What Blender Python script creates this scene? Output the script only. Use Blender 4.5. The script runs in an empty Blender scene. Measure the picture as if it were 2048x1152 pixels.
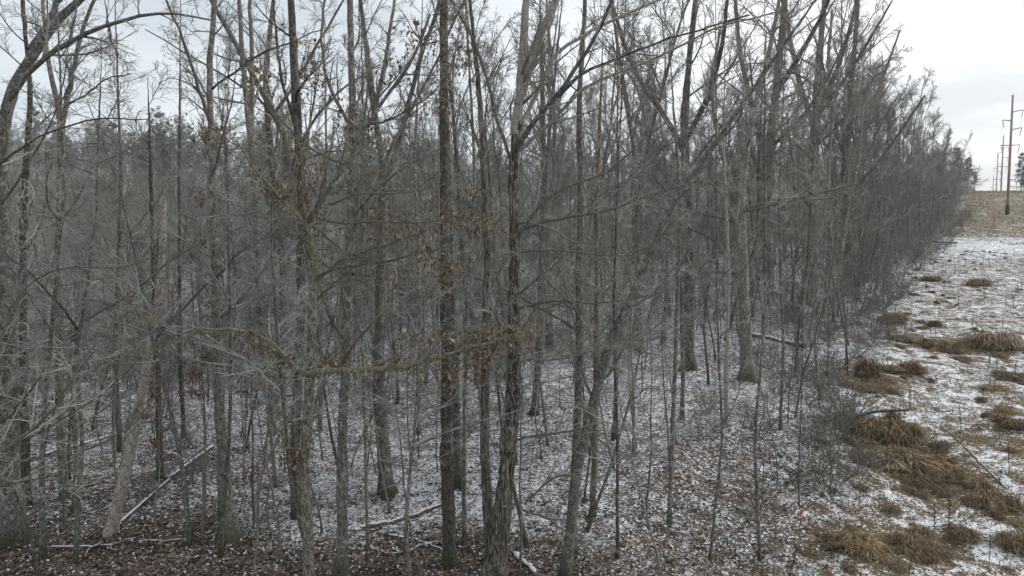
import bpy, math, random
import numpy as np

S = bpy.context.scene
COL = S.collection
PI = math.pi
# ------------------------------------------------------------------ camera, world, sun, exposure
F = 1400.0                      # focal length in photo pixels (2048 wide)
PITCH = math.radians(4.0)
cam_d = bpy.data.cameras.new('camera'); cam = bpy.data.objects.new('camera', cam_d); COL.objects.link(cam)
cam_d.sensor_width = 36.0; cam_d.lens = 36.0 * F / 2048.0
cam_d.clip_start = 0.1; cam_d.clip_end = 5000
cam.location = (0, 0, 0); cam.rotation_euler = (PI / 2 - PITCH, 0, 0)
S.camera = cam

SUN_EL, SUN_AZ = math.radians(36), math.radians(68)     # azimuth measured from +Y towards +X
w = bpy.data.worlds.new('World'); S.world = w; w.use_nodes = True
nt = w.node_tree; nt.nodes.clear(); L = nt.links
def wn(t, **k):
    n = nt.nodes.new(t)
    for a, b in k.items(): setattr(n, a, b)
    return n
out = wn('ShaderNodeOutputWorld'); bg = wn('ShaderNodeBackground'); bg.inputs[1].default_value = 0.1
sky = wn('ShaderNodeTexSky', sky_type='NISHITA', sun_disc=False, sun_elevation=SUN_EL, sun_rotation=SUN_AZ)
tc = wn('ShaderNodeTexCoord')
mp = wn('ShaderNodeMapping'); mp.inputs['Scale'].default_value = (1.3, 1.3, 7.5); mp.inputs['Location'].default_value = (0.35, 0.2, 0.1)
nz = wn('ShaderNodeTexNoise'); nz.inputs['Scale'].default_value = 1.6; nz.inputs['Detail'].default_value = 5; nz.inputs['Roughness'].default_value = .55
L.new(tc.outputs['Generated'], mp.inputs[0]); L.new(mp.outputs[0], nz.inputs['Vector'])
dot = wn('ShaderNodeVectorMath', operation='DOT_PRODUCT')
sd = (math.sin(SUN_AZ) * math.cos(SUN_EL), math.cos(SUN_AZ) * math.cos(SUN_EL), math.sin(SUN_EL))
dot.inputs[1].default_value = sd; L.new(tc.outputs['Generated'], dot.inputs[0])
glow = wn('ShaderNodeMapRange', interpolation_type='SMOOTHSTEP'); glow.inputs[1].default_value = .25; glow.inputs[2].default_value = .80
L.new(dot.outputs['Value'], glow.inputs[0])
cr = wn('ShaderNodeValToRGB'); e = cr.color_ramp.elements
e[0].position = .38; e[0].color = (.44, .48, .515, 1); e[1].position = .60; e[1].color = (.565, .60, .625, 1)
L.new(nz.outputs[0], cr.inputs[0])
cr2 = wn('ShaderNodeValToRGB'); e = cr2.color_ramp.elements
e[0].position = .40; e[0].color = (.53, .55, .555, 1); e[1].position = .52; e[1].color = (.73, .735, .73, 1)
L.new(nz.outputs[0], cr2.inputs[0])
mg = wn('ShaderNodeMix', data_type='RGBA'); L.new(glow.outputs[0], mg.inputs['Factor']); L.new(cr.outputs[0], mg.inputs['A']); L.new(cr2.outputs[0], mg.inputs['B'])
sc = wn('ShaderNodeVectorMath', operation='SCALE'); sc.inputs['Scale'].default_value = 8.8; L.new(mg.outputs['Result'], sc.inputs[0])
mx = wn('ShaderNodeMix', data_type='RGBA'); mx.inputs['Factor'].default_value = .9
L.new(sky.outputs[0], mx.inputs['A']); L.new(sc.outputs[0], mx.inputs['B'])
L.new(mx.outputs['Result'], bg.inputs[0]); L.new(bg.outputs[0], out.inputs[0])

sl = bpy.data.lights.new('sun', 'SUN'); sl.energy = 1.4; sl.angle = math.radians(25); sl.color = (1, .97, .93)
so = bpy.data.objects.new('sun', sl); COL.objects.link(so)
so.rotation_euler = (PI / 2 - SUN_EL, 0, PI - SUN_AZ)
S.view_settings.view_transform = 'Standard'; S.view_settings.look = 'None'
S.view_settings.gamma = 1; S.view_settings.exposure = 0.92; S.view_settings.use_curve_mapping = False
S.render.engine = 'CYCLES'
S.cycles.max_bounces = 5; S.cycles.diffuse_bounces = 3; S.cycles.glossy_bounces = 1; S.cycles.transparent_max_bounces = 4

rng = np.random.default_rng(7)

# ------------------------------------------------------------------ materials
def mat(name, rough=.9):
    m = bpy.data.materials.new(name); m.use_nodes = True
    n = m.node_tree.nodes; n.clear()
    o = n.new('ShaderNodeOutputMaterial'); b = n.new('ShaderNodeBsdfPrincipled')
    b.inputs['Roughness'].default_value = rough; b.inputs['Specular IOR Level'].default_value = .15
    m.node_tree.links.new(b.outputs[0], o.inputs[0])
    return m, n, m.node_tree.links, b
def add(n, t, ins=None, **k):
    x = n.new(t)
    for a, b in k.items(): setattr(x, a, b)
    for a, b in (ins or {}).items(): x.inputs[a].default_value = b
    return x
def ramp(n, stops):
    r = n.new('ShaderNodeValToRGB'); el = r.color_ramp.elements
    while len(el) < len(stops): el.new(.5)
    for q, (p, c) in zip(el, stops): q.position = p; q.color = (*c, 1)
    return r
def mixc(n, l, f, a, b, blend='MIX'):
    m = n.new('ShaderNodeMix'); m.data_type = 'RGBA'; m.blend_type = blend
    for s, v in (('Factor', f), ('A', a), ('B', b)):
        if isinstance(v, (int, float)): m.inputs[s].default_value = v
        elif isinstance(v, tuple): m.inputs[s].default_value = (*v, 1)
        else: l.new(v, m.inputs[s])
    return m.outputs['Result']

def bark(name, dark, mid, pale, lichen=(.30, .33, .28), lich=.58, scale=1.0, moss=True, rnd=.5, snow=False, stretch=.38):
    m, n, l, b = mat(name)
    t = n.new('ShaderNodeTexCoord')
    mp = add(n, 'ShaderNodeMapping', {'Scale': (1, 1, stretch)}); l.new(t.outputs['Object'], mp.inputs[0])
    v = add(n, 'ShaderNodeTexNoise', {'Scale': 30 * scale, 'Detail': 6, 'Roughness': .75, 'Distortion': 1.0}); l.new(mp.outputs[0], v.inputs['Vector'])
    r = ramp(n, [(.41, dark), (.50, mid), (.60, pale)]); l.new(v.outputs[0], r.inputs[0])
    p = add(n, 'ShaderNodeTexNoise', {'Scale': 7.5 * scale, 'Detail': 6, 'Roughness': .7}); l.new(t.outputs['Object'], p.inputs['Vector'])
    pm = add(n, 'ShaderNodeMapRange', {1: lich, 2: lich + .05}); l.new(p.outputs[0], pm.inputs[0])
    c = mixc(n, l, pm.outputs[0], r.outputs[0], lichen)
    if moss:
        sx = n.new('ShaderNodeSeparateXYZ'); l.new(t.outputs['Object'], sx.inputs[0])
        mr = add(n, 'ShaderNodeMapRange', {1: .9, 2: .1}); l.new(sx.outputs[2], mr.inputs[0])
        mm = add(n, 'ShaderNodeMath', operation='MULTIPLY'); l.new(mr.outputs[0], mm.inputs[0]); l.new(p.outputs[0], mm.inputs[1])
        m2 = add(n, 'ShaderNodeMapRange', {1: .25, 2: .5, 4: .75}); l.new(mm.outputs[0], m2.inputs[0])
        c = mixc(n, l, m2.outputs[0], c, (.05, .06, .022))
    oi = n.new('ShaderNodeObjectInfo')
    rr = add(n, 'ShaderNodeMapRange', {1: 0, 2: 1, 3: 1 - rnd * .7, 4: 1 + rnd * .7}); l.new(oi.outputs['Random'], rr.inputs[0])
    hs = add(n, 'ShaderNodeHueSaturation'); l.new(rr.outputs[0], hs.inputs['Value']); l.new(c, hs.inputs['Color'])
    c = hs.outputs[0]
    if snow:
        g = n.new('ShaderNodeNewGeometry'); s3 = n.new('ShaderNodeSeparateXYZ'); l.new(g.outputs['Normal'], s3.inputs[0])
        am = add(n, 'ShaderNodeMath', operation='ADD'); l.new(s3.outputs[2], am.inputs[0]); l.new(p.outputs[0], am.inputs[1])
        sm = add(n, 'ShaderNodeMapRange', {1: 1.15, 2: 1.28}); l.new(am.outputs[0], sm.inputs[0])
        c = mixc(n, l, sm.outputs[0], c, (.72, .75, .80))
    l.new(c, b.inputs['Base Color'])
    bp = add(n, 'ShaderNodeBump', {'Strength': 1.0, 'Distance': .035}); l.new(v.outputs[0], bp.inputs['Height']); l.new(bp.outputs[0], b.inputs['Normal'])
    return m
M = {}
M['grey'] = bark('bark_grey', (.05, .046, .04), (.15, .14, .12), (.30, .285, .25), lich=.56)
M['dark'] = bark('bark_dark', (.035, .030, .024), (.095, .085, .07), (.20, .185, .16), lich=.60)
M['shaggy'] = bark('bark_shaggy', (.02, .017, .014), (.085, .072, .058), (.30, .275, .23), scale=.7, lich=.60, stretch=.13, rnd=0)
M['oakbark'] = bark('bark_oak_pale', (.045, .04, .03), (.17, .16, .125), (.40, .38, .31), lichen=(.30, .32, .24), lich=.56, rnd=0)
M['mossy'] = bark('bark_mossy_limb', (.10, .095, .05), (.24, .225, .13), (.40, .38, .27), lichen=(.42, .43, .34), lich=.56, rnd=0, moss=False, scale=2, stretch=.6)
M['furrow'] = bark('bark_furrowed', (.035, .03, .024), (.125, .112, .092), (.30, .28, .235), scale=.8, lich=.60, stretch=.16)
M['patchy'] = bark('bark_patchy', (.06, .058, .05), (.16, .155, .135), (.29, .285, .255), lichen=(.36, .38, .33), lich=.545)
M['pale'] = bark('bark_pale', (.16, .15, .125), (.29, .275, .24), (.42, .40, .36), lich=.62, moss=False, rnd=.2)
M['brown'] = bark('bark_brown', (.06, .045, .032), (.17, .13, .095), (.31, .24, .18), lich=.66, rnd=.2)
M['dead'] = bark('dead_wood', (.12, .095, .075), (.38, .335, .29), (.60, .57, .53), lich=.63, moss=False, rnd=.2)
M['log'] = bark('log_bark', (.03, .026, .02), (.10, .085, .065), (.20, .17, .14), lich=.62, snow=True, moss=False)
M['limb'] = bark('limb_bark', (.075, .07, .058), (.17, .16, .135), (.30, .29, .255), lich=.57, moss=False, scale=2, stretch=.6)
M['limbdark'] = bark('limb_bark_dark', (.04, .036, .03), (.10, .092, .078), (.21, .20, .17), lich=.62, moss=False, scale=2, stretch=.6)

def plain(name, stops, scale=5, rnd=.4, rough=.9, coord='Object', trans=0):
    m, n, l, b = mat(name, rough)
    t = n.new('ShaderNodeTexCoord')
    v = add(n, 'ShaderNodeTexNoise', {'Scale': scale, 'Detail': 3, 'Roughness': .6}); l.new(t.outputs[coord], v.inputs['Vector'])
    r = ramp(n, stops); l.new(v.outputs[0], r.inputs[0])
    oi = n.new('ShaderNodeObjectInfo')
    rr = add(n, 'ShaderNodeMapRange', {1: 0, 2: 1, 3: 1 - rnd * .5, 4: 1 + rnd * .5}); l.new(oi.outputs['Random'], rr.inputs[0])
    hs = add(n, 'ShaderNodeHueSaturation'); l.new(rr.outputs[0], hs.inputs['Value']); l.new(r.outputs[0], hs.inputs['Color'])
    fr = add(n, 'ShaderNodeMath', operation='MULTIPLY'); fr.inputs[1].default_value = 7.31; l.new(oi.outputs['Random'], fr.inputs[0])
    f2 = add(n, 'ShaderNodeMath', operation='FRACT'); l.new(fr.outputs[0], f2.inputs[0])
    hr = ramp(n, [(0, (1 + .08 * rnd, 1.0, 1 - .16 * rnd)), (1, (1 - .10 * rnd, 1.0, 1 + .08 * rnd))]); l.new(f2.outputs[0], hr.inputs[0])
    l.new(mixc(n, l, 1.0, hs.outputs[0], hr.outputs[0], 'MULTIPLY'), b.inputs['Base Color'])
    return m
M['twig'] = plain('twig_bark', [(.35, (.11, .11, .10)), (.65, (.42, .425, .395))], 1.3)
M['twigfar'] = plain('twig_bark_far', [(.35, (.115, .115, .108)), (.65, (.28, .27, .245))], .4)
M['twigwarm'] = plain('twig_bark_warm', [(.35, (.12, .10, .07)), (.65, (.32, .29, .21))], 1.3)
M['leaf'] = plain('dead_oak_leaf', [(.32, (.05, .036, .026)), (.48, (.13, .088, .06)), (.64, (.27, .21, .15))], 11, 1.1)
M['redleaf'] = plain('dead_red_leaf', [(.3, (.10, .045, .038)), (.55, (.20, .095, .07)), (.75, (.28, .17, .11))], 2.5, .6)
M['tanleaf'] = plain('dead_tan_leaf', [(.3, (.16, .09, .05)), (.6, (.30, .19, .12)), (.8, (.42, .31, .22))], 3, .4)
M['needle'] = plain('pine_needles', [(.35, (.030, .042, .028)), (.6, (.07, .088, .058))], 1.2, .4)
M['snow'] = plain('snow_clump', [(.3, (.66, .70, .76)), (.7, (.78, .81, .85))], 3, 0)
M['straw'] = plain('dry_straw', [(.36, (.055, .040, .026)), (.5, (.17, .118, .068)), (.66, (.34, .26, .165))], 6, .7)
M['weed'] = plain('dead_weed', [(.35, (.035, .026, .020)), (.65, (.10, .075, .055))], 4, .5)
M['green'] = plain('evergreen_leaf', [(.35, (.012, .035, .014)), (.65, (.035, .085, .03))], 6, .4, .45)
M['pole'] = plain('rust_brown_pole', [(.35, (.24, .15, .12)), (.65, (.36, .25, .21))], 2, .1, .7)
M['polefar'] = plain('weathered_pole', [(.35, (.26, .24, .23)), (.65, (.36, .34, .33))], 2, .1, .7)
M['polebase'] = plain('black_pole_wrap', [(.35, (.012, .012, .012)), (.65, (.03, .03, .03))], 4, 0, .6)
M['metal'] = plain('galvanised_arm', [(.35, (.18, .17, .17)), (.65, (.28, .27, .27))], 4, 0, .5)
M['ribbon'] = plain('pink_ribbon', [(.35, (.62, .03, .06)), (.65, (.75, .06, .09))], 4, 0, .5)

# ------------------------------------------------------------------ terrain
PROF = {
 -.80: [(0, -8.9), (15, -7.2), (20, -6.9), (31, -7.0), (38, -8.2), (60, -12), (90, -5), (150, 9), (220, 19), (420, 25), (1500, 12)],
 -.45: [(0, -8.9), (15, -7.3), (20, -6.9), (31, -7.1), (38, -8.0), (60, -11), (90, -4), (150, 9), (220, 19), (420, 25), (1500, 12)],
 -.15: [(0, -8.9), (15, -7.5), (20, -6.9), (30, -6.9), (42, -7.3), (60, -7.6), (90, -5), (140, 4), (220, 13), (420, 20), (1500, 10)],
  .10: [(0, -8.9), (15, -7.5), (20, -6.7), (28, -6.3), (42, -5.7), (60, -4.8), (90, -3.3), (140, -.5), (250, 8), (420, 12), (1500, 10)],
  .40: [(0, -8.9), (16, -7.6), (24, -6.4), (35, -5.3), (50, -4.0), (70, -2.4), (95, -.6), (140, 2.5), (250, 9), (420, 12), (1500, 10)],
  .66: [(0, -8.9), (16, -7.7), (35, -5.6), (60, -3.4), (84, -.9), (97, .75), (118, 4.0), (150, 9.6), (168, 11.4), (200, 10.0), (270, 11), (420, 10), (1500, 6)],
  1.3: [(0, -8.9), (16, -7.5), (35, -5.0), (60, -2.8), (84, -.6), (97, .95), (118, 4.2), (150, 9.8), (168, 11.4), (200, 10.0), (270, 11), (420, 10), (1500, 6)],
}
_Y = np.arange(0, 1500.5, .5)
_cols = np.array(sorted(PROF)); _tab = []
for t in _cols:
    p = np.array(PROF[t]); z = np.interp(_Y, p[:, 0], p[:, 1]); k = np.hanning(9); k /= k.sum()
    _tab.append(np.convolve(np.pad(z, 4, 'edge'), k, 'valid'))
_tab = np.array(_tab)
def height(x, y):
    x = np.asarray(x, float); y = np.asarray(y, float)
    yy = np.clip(y, 0, 1499); t = np.clip(x / np.maximum(y, 9.0), -.8, 1.3)
    iy = yy / .5; i0 = np.minimum(iy.astype(int), len(_Y) - 2); fy = iy - i0
    j = np.clip(np.searchsorted(_cols, t) - 1, 0, len(_cols) - 2)
    ft = (t - _cols[j]) / (_cols[j + 1] - _cols[j]); ft = ft * ft * (3 - 2 * ft)
    a = _tab[j, i0] * (1 - fy) + _tab[j, i0 + 1] * fy
    b = _tab[j + 1, i0] * (1 - fy) + _tab[j + 1, i0 + 1] * fy
    z = a * (1 - ft) + b * ft
    z += .10 * np.sin(x * .9 + 1.3 * np.sin(y * .31)) * np.cos(y * .75 + x * .2) + .05 * np.sin(x * 2.3 + y * 1.1) * np.sin(y * 2.7 - x * .6)
    z += .02 * np.sin(x * 6.1 + 2 * np.sin(y * 3.)) * np.sin(y * 5.3)
    return z
def edge(y):            # x of the wood's edge beside the clearing
    y = np.asarray(y, float)
    return np.interp(y, [-80, 0, 16, 35, 60, 90, 118, 168, 400, 1500], [-6, -4, 6.8, 17.9, 33.3, 56.3, 76, 111, 268, 1010]) + .6 * np.sin(y * .4)
_c, _s = math.cos(PITCH), math.sin(PITCH)
def ray(px, py):
    u, v = (px - 1024) / F, (576 - py) / F
    return np.array([u, _c + v * _s, -_s + v * _c])
def at(px, py, Y):
    d = ray(px, py); return d * (Y / d[1])
def hit(px, py):
    d = ray(px, py); ts = np.linspace(8, 400, 6000); P = d[None] / d[1] * ts[:, None]
    below = P[:, 2] < height(P[:, 0], P[:, 1])
    return P[np.argmax(below)] if below.any() else P[-1]

# ------------------------------------------------------------------ mesh helpers
def make_mesh(name, V, faces, m, smooth=True, colors=None):
    """faces: list of int arrays (nf,k)"""
    me = bpy.data.meshes.new(name)
    V = np.asarray(V, np.float32); me.vertices.add(len(V)); me.vertices.foreach_set('co', V.ravel())
    idx = np.concatenate([f.ravel() for f in faces]).astype(np.int32)
    sz = np.concatenate([np.full(len(f), f.shape[1]) for f in faces]).astype(np.int32)
    st = np.concatenate([[0], np.cumsum(sz)[:-1]]).astype(np.int32)
    me.loops.add(len(idx)); me.loops.foreach_set('vertex_index', idx)
    me.polygons.add(len(sz)); me.polygons.foreach_set('loop_start', st)
    if smooth: me.polygons.foreach_set('use_smooth', np.ones(len(sz), bool))
    if colors is not None:
        a = me.attributes.new('tint', 'FLOAT_COLOR', 'POINT'); a.data.foreach_set('color', np.asarray(colors, np.float32).ravel())
    me.update(calc_edges=True)
    me.materials.append(m)
    return me
def norm(v): return v / np.maximum(np.linalg.norm(v, axis=-1, keepdims=True), 1e-9)
def tubes(P, R, s, rough=0.0, cap=False, mod=None):
    """P (B,n,3) R (B,n) -> verts, quads"""
    B, n = R.shape
    T = norm(np.gradient(P, axis=1)) if n > 2 else norm(np.repeat((P[:, 1:] - P[:, :1]), 2, axis=1))
    mean = norm(P[:, -1] - P[:, 0]); ax = np.eye(3)[np.argmin(np.abs(mean), axis=1)]
    n0 = norm(np.cross(mean, ax))[:, None, :]
    U = norm(n0 - (n0 * T).sum(-1, keepdims=True) * T); W = np.cross(T, U)
    a = np.linspace(0, 2 * PI, s, endpoint=False)
    RR = R[:, :, None] * np.ones(s)
    if mod is not None: RR = RR * mod
    if rough:
        k = rng.normal(0, rough, (B, n, s)); RR = RR * (1 + k)
    V = P[:, :, None, :] + RR[..., None] * (np.cos(a)[None, None, :, None] * U[:, :, None, :] + np.sin(a)[None, None, :, None] * W[:, :, None, :])
    base = (np.arange(B) * n * s)[:, None, None] + (np.arange(n - 1) * s)[None, :, None]
    i = np.arange(s)[None, None, :]; j = (i + 1) % s
    Q = np.stack([base + i, base + j, base + s + j, base + s + i], -1).reshape(-1, 4)
    if cap and s == 8:
        e0 = (np.arange(B) * n * s)[:, None]; top = e0 + (n - 1) * s + np.arange(s)[None, :]; bot = e0 + np.arange(s)[None, ::-1]
        return V.reshape(-1, 3), Q, np.concatenate([top, bot])
    return V.reshape(-1, 3), Q
def tube_mesh(name, sets, m, rough=0.0, mod=None):
    Vs, Fs, o = [], [], 0
    for P, R, s in sets:
        if len(P) == 0: continue
        v, q = tubes(P, R, s, rough, False, mod); Vs.append(v); Fs.append(q + o); o += len(v)
    return make_mesh(name, np.concatenate(Vs), Fs, m)
def resample(P, n):
    P = np.asarray(P, float); d = np.r_[0, np.cumsum(np.linalg.norm(np.diff(P[:, :3], axis=0), axis=1))]
    # catmull-ish: smooth by interpolating then light filtering
    t = np.linspace(0, d[-1], n); Q = np.stack([np.interp(t, d, P[:, k]) for k in range(P.shape[1])], 1)
    if n > 5:
        for _ in range(2): Q[1:-1] = .25 * Q[:-2] + .5 * Q[1:-1] + .25 * Q[2:]
    return Q
def spawn(P, R, k, t0, t1, ang, lenf, n, rf, up, wander, minr, r=None, lmin=.15, lmax=9, flat=0, droop=0, pw=1.0, mode=0):
    r = r or rng
    B, m = R.shape
    if B == 0: return np.zeros((0, n, 3)), np.zeros((0, n))
    L0 = np.linalg.norm(np.diff(P, axis=1), axis=2).sum(1)
    tt = (np.arange(k)[None] + r.random((B, k))) / k; tt = t0 + (t1 - t0) * tt
    f = tt * (m - 1); i = np.minimum(f.astype(int), m - 2); fr = (f - i)[..., None]; b = np.arange(B)[:, None]
    base = P[b, i] * (1 - fr) + P[b, i + 1] * fr
    rad = R[b, i] * (1 - fr[..., 0]) + R[b, i + 1] * fr[..., 0]
    T = norm(P[b, i + 1] - P[b, i])
    q = r.normal(size=(B, k, 3)); q[..., 2] *= (1 - flat)
    perp = norm(q - (q * T).sum(-1, keepdims=True) * T)
    A = np.radians(r.normal(ang, 9, (B, k, 1)))
    D = norm(T * np.cos(A) + perp * np.sin(A))
    ln = np.clip(L0[:, None] * lenf * (1.12 - tt * (.85 if mode == 0 else .3)) * r.uniform(.5, 1.25, (B, k)), lmin, lmax)
    D = D.reshape(-1, 3); base = base.reshape(-1, 3); ln = ln.ravel(); rad = rad.ravel()
    out = np.zeros((len(ln), n, 3)); out[:, 0] = base
    step = (ln / (n - 1))[:, None]; cv = r.normal(0, wander * .85 * 5 / n, D.shape)
    for s_ in range(1, n):
        D = norm(D + cv + r.normal(0, wander * .8, D.shape) + np.array([0, 0, up]) * (1 - droop * s_ / n))
        out[:, s_] = out[:, s_ - 1] + D * step
    r0 = np.clip(np.minimum(rad * rf, ln * .03 + .003), minr, None)
    tp = np.linspace(0, 1, n)[None] ** pw
    RR = r0[:, None] * (1 - tp) + np.maximum(minr * .8, r0[:, None] * .22) * tp
    return out, RR

def link(name, me, parent=None, kind=None, loc=None):
    o = bpy.data.objects.new(name, me); COL.objects.link(o)
    if parent is not None: o.parent = parent
    if kind: o['kind'] = kind
    if loc is not None: o.location = loc
    return o
def tag(o, label, cat, group=None, kind=None):
    o['label'] = label
    if cat: o['category'] = cat
    if group: o['group'] = group
    if kind: o['kind'] = kind
    return o
def thing(name, label, cat, loc, rz=0, scale=1, group=None, tilt=(0, 0)):
    o = bpy.data.objects.new(name, None); COL.objects.link(o)
    o.empty_display_size = .2
    o.location = loc; o.rotation_euler = (tilt[0], tilt[1], rz); o.scale = (scale,) * 3 if np.isscalar(scale) else scale
    return tag(o, label, cat, group)

# ------------------------------------------------------------------ sky is the world; ground sheet
def axis(lo, hi, near_lo, near_hi, d, g=1.07):
    c = list(np.arange(near_lo, near_hi, d)); s = d; v = near_hi
    while v < hi: c.append(v); s *= g; v += s
    c.append(hi); s = d; v = near_lo - d; pre = []
    while v > lo: pre.append(v); s *= g; v -= s
    pre.append(lo)
    return np.array(pre[::-1] + c)
xs = axis(-900, 1100, -20, 42, .38, 1.07); ys = axis(-80, 1490, 12, 60, .38, 1.07)
X, Yg = np.meshgrid(xs, ys); Z = height(X, Yg)
nx, ny = len(xs), len(ys)
ii = np.arange(nx - 1)[None] + (np.arange(ny - 1) * nx)[:, None]
ii = ii.ravel(); Q = np.stack([ii, ii + 1, ii + nx + 1, ii + nx], 1)
def sm(a, b, v): t = np.clip((v - a) / (b - a), 0, 1); return t * t * (3 - 2 * t)
STRAW = [(hit(a_, b_)[0], hit(a_, b_)[1], rr_, k_) for a_, b_, rr_, k_ in ((1790, 905, 1.5, .10), (1740, 860, .9, .08), (1890, 955, 1.0, .1), (1745, 760, 1.3, .1), (1985, 695, 1.5, .1), (1835, 1105, .9, .08), (1970, 1015, .9, .06), (1720, 1090, .8, .06), (1870, 690, 1.8, .07), (2020, 880, 1.5, .05))]
def zones(x, y):
    u = x - edge(y)                                  # metres right of the wood's edge
    grass = sm(-2.2, 1.0, u) * (1 - sm(0, 2, x - (.67 * y + 13)) * sm(150, 180, y))
    crest = sm(76, 112, y + 8 * np.sin(x * .22 + y * .05) + 6 * np.sin(x * .71 + 2) + 4 * np.sin(y * .9)) * grass                    # rough tan grass on the hill
    snow = .50 + .022 * np.sin(x * .35 + 1.2 * np.sin(y * .2)) * np.sin(y * .27)
    t = x / np.maximum(y, 9)
    snow = snow - .10 * (1 - sm(15.6, 17.6, y + .5 * np.sin(x))) * (1 - sm(-.15, .25, t))      # leaf-littered strip nearest, left of the twin trunks
    snow = snow - .02 * (1 - sm(-.5, -.3, t)) - .012 * sm(.1, .3, t) * (1 - sm(30, 45, y))
    snow = (snow - .012) * (1 - grass) + (.488) * grass
    snow = snow - .05 * crest + .05 * np.exp(-((y - 84) / 9) ** 2) * grass
    snow = snow - .05 * sm(60, 120, y) * (1 - grass)
    for a_, b_, rr_, k_ in STRAW: snow = snow - k_ * np.exp(-((x - a_) ** 2 + (y - b_) ** 2) / rr_ ** 2)
    return snow, grass, crest
sn, gr, crs = zones(X, Yg)
M['ground'], n, l, b = mat('leaf_litter_and_snow', .95)
tcn = n.new('ShaderNodeTexCoord'); P_ = tcn.outputs['Object']
def attr(nm): a = n.new('ShaderNodeAttribute'); a.attribute_name = nm; return a.outputs['Fac']
vor = add(n, 'ShaderNodeTexVoronoi', {'Scale': 11.0}); 
warp = add(n, 'ShaderNodeTexNoise', {'Scale': 9.0, 'Detail': 2}); l.new(P_, warp.inputs['Vector'])
wv = add(n, 'ShaderNodeVectorMath', operation='MULTIPLY_ADD'); wv.inputs[1].default_value = (.16, .16, .16); l.new(warp.outputs['Color'], wv.inputs[0]); l.new(P_, wv.inputs[2])
l.new(wv.outputs[0], vor.inputs['Vector'])
sepc = n.new('ShaderNodeSeparateColor'); l.new(vor.outputs['Color'], sepc.inputs[0])
lr = ramp(n, [(.0, (.025, .021, .018)), (.3, (.065, .05, .041)), (.55, (.115, .088, .07)), (.8, (.18, .14, .112)), (1, (.24, .20, .165))]); l.new(sepc.outputs[0], lr.inputs[0])
bign = add(n, 'ShaderNodeTexNoise', {'Scale': .35, 'Detail': 4, 'Roughness': .6}); l.new(P_, bign.inputs['Vector'])
br = ramp(n, [(.35, (.62, .62, .62)), (.65, (1.2, 1.12, 1.05))]); l.new(bign.outputs[0], br.inputs[0])
litter = mixc(n, l, 1.0, lr.outputs[0], br.outputs[0], 'MULTIPLY')
gn = add(n, 'ShaderNodeTexNoise', {'Scale': 7.0, 'Detail': 6, 'Roughness': .75, 'Distortion': 1.0}); l.new(P_, gn.inputs['Vector'])
grr = ramp(n, [(.3, (.035, .032, .02)), (.45, (.10, .075, .04)), (.6, (.20, .14, .075)), (.75, (.30, .24, .15))]); l.new(gn.outputs[0], grr.inputs[0])
soil = mixc(n, l, attr('grass'), litter, grr.outputs[0])
cn = add(n, 'ShaderNodeTexNoise', {'Scale': .16, 'Detail': 9, 'Roughness': .72}); l.new(P_, cn.inputs['Vector'])
crr = ramp(n, [(.38, (.13, .16, .065)), (.46, (.20, .19, .12)), (.53, (.17, .10, .065)), (.62, (.32, .27, .20))]); l.new(cn.outputs[0], crr.inputs[0])
soil = mixc(n, l, attr('crest'), soil, crr.outputs[0])
fine = add(n, 'ShaderNodeTexNoise', {'Scale': 10.5, 'Detail': 6, 'Roughness': .72, 'Distortion': 1.0}); l.new(P_, fine.inputs['Vector'])
midn = add(n, 'ShaderNodeTexNoise', {'Scale': .9, 'Detail': 6, 'Roughness': .66, 'Distortion': 1.5}); l.new(P_, midn.inputs['Vector'])
wgt = add(n, 'ShaderNodeMapRange', {1: 0, 2: 1, 3: .25, 4: .42}); l.new(attr('grass'), wgt.inputs[0])
bl = add(n, 'ShaderNodeMix'); l.new(wgt.outputs[0], bl.inputs[0]); l.new(fine.outputs[0], bl.inputs[2]); l.new(midn.outputs[0], bl.inputs[3])
ad = add(n, 'ShaderNodeMath', operation='ADD'); l.new(bl.outputs[0], ad.inputs[0]); l.new(attr('snow'), ad.inputs[1])
smk = add(n, 'ShaderNodeMapRange', {1: .985, 2: 1.015}); l.new(ad.outputs[0], smk.inputs[0])
sno = ramp(n, [(.3, (.66, .71, .78)), (.7, (.82, .85, .88))]); l.new(midn.outputs[0], sno.inputs[0])
colr = mixc(n, l, smk.outputs[0], soil, sno.outputs[0])
l.new(colr, b.inputs['Base Color'])
hb = add(n, 'ShaderNodeMath', operation='ADD'); l.new(fine.outputs[0], hb.inputs[0]); l.new(vor.outputs['Distance'], hb.inputs[1])
bp = add(n, 'ShaderNodeBump', {'Strength': .8, 'Distance': .07}); l.new(hb.outputs[0], bp.inputs['Height']); l.new(bp.outputs[0], b.inputs['Normal'])
gm = make_mesh('ground', np.stack([X, Yg, Z], -1).reshape(-1, 3), [Q], M['ground'])
for nm, arr in (('snow', sn), ('grass', gr), ('crest', crs)):
    a = gm.attributes.new(nm, 'FLOAT', 'POINT'); a.data.foreach_set('value', arr.astype(np.float32).ravel())
g = link('ground', gm); tag(g, 'forest floor of brown leaves under patchy thin snow, rising to a grassy clearing', None, kind='structure')

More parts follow.
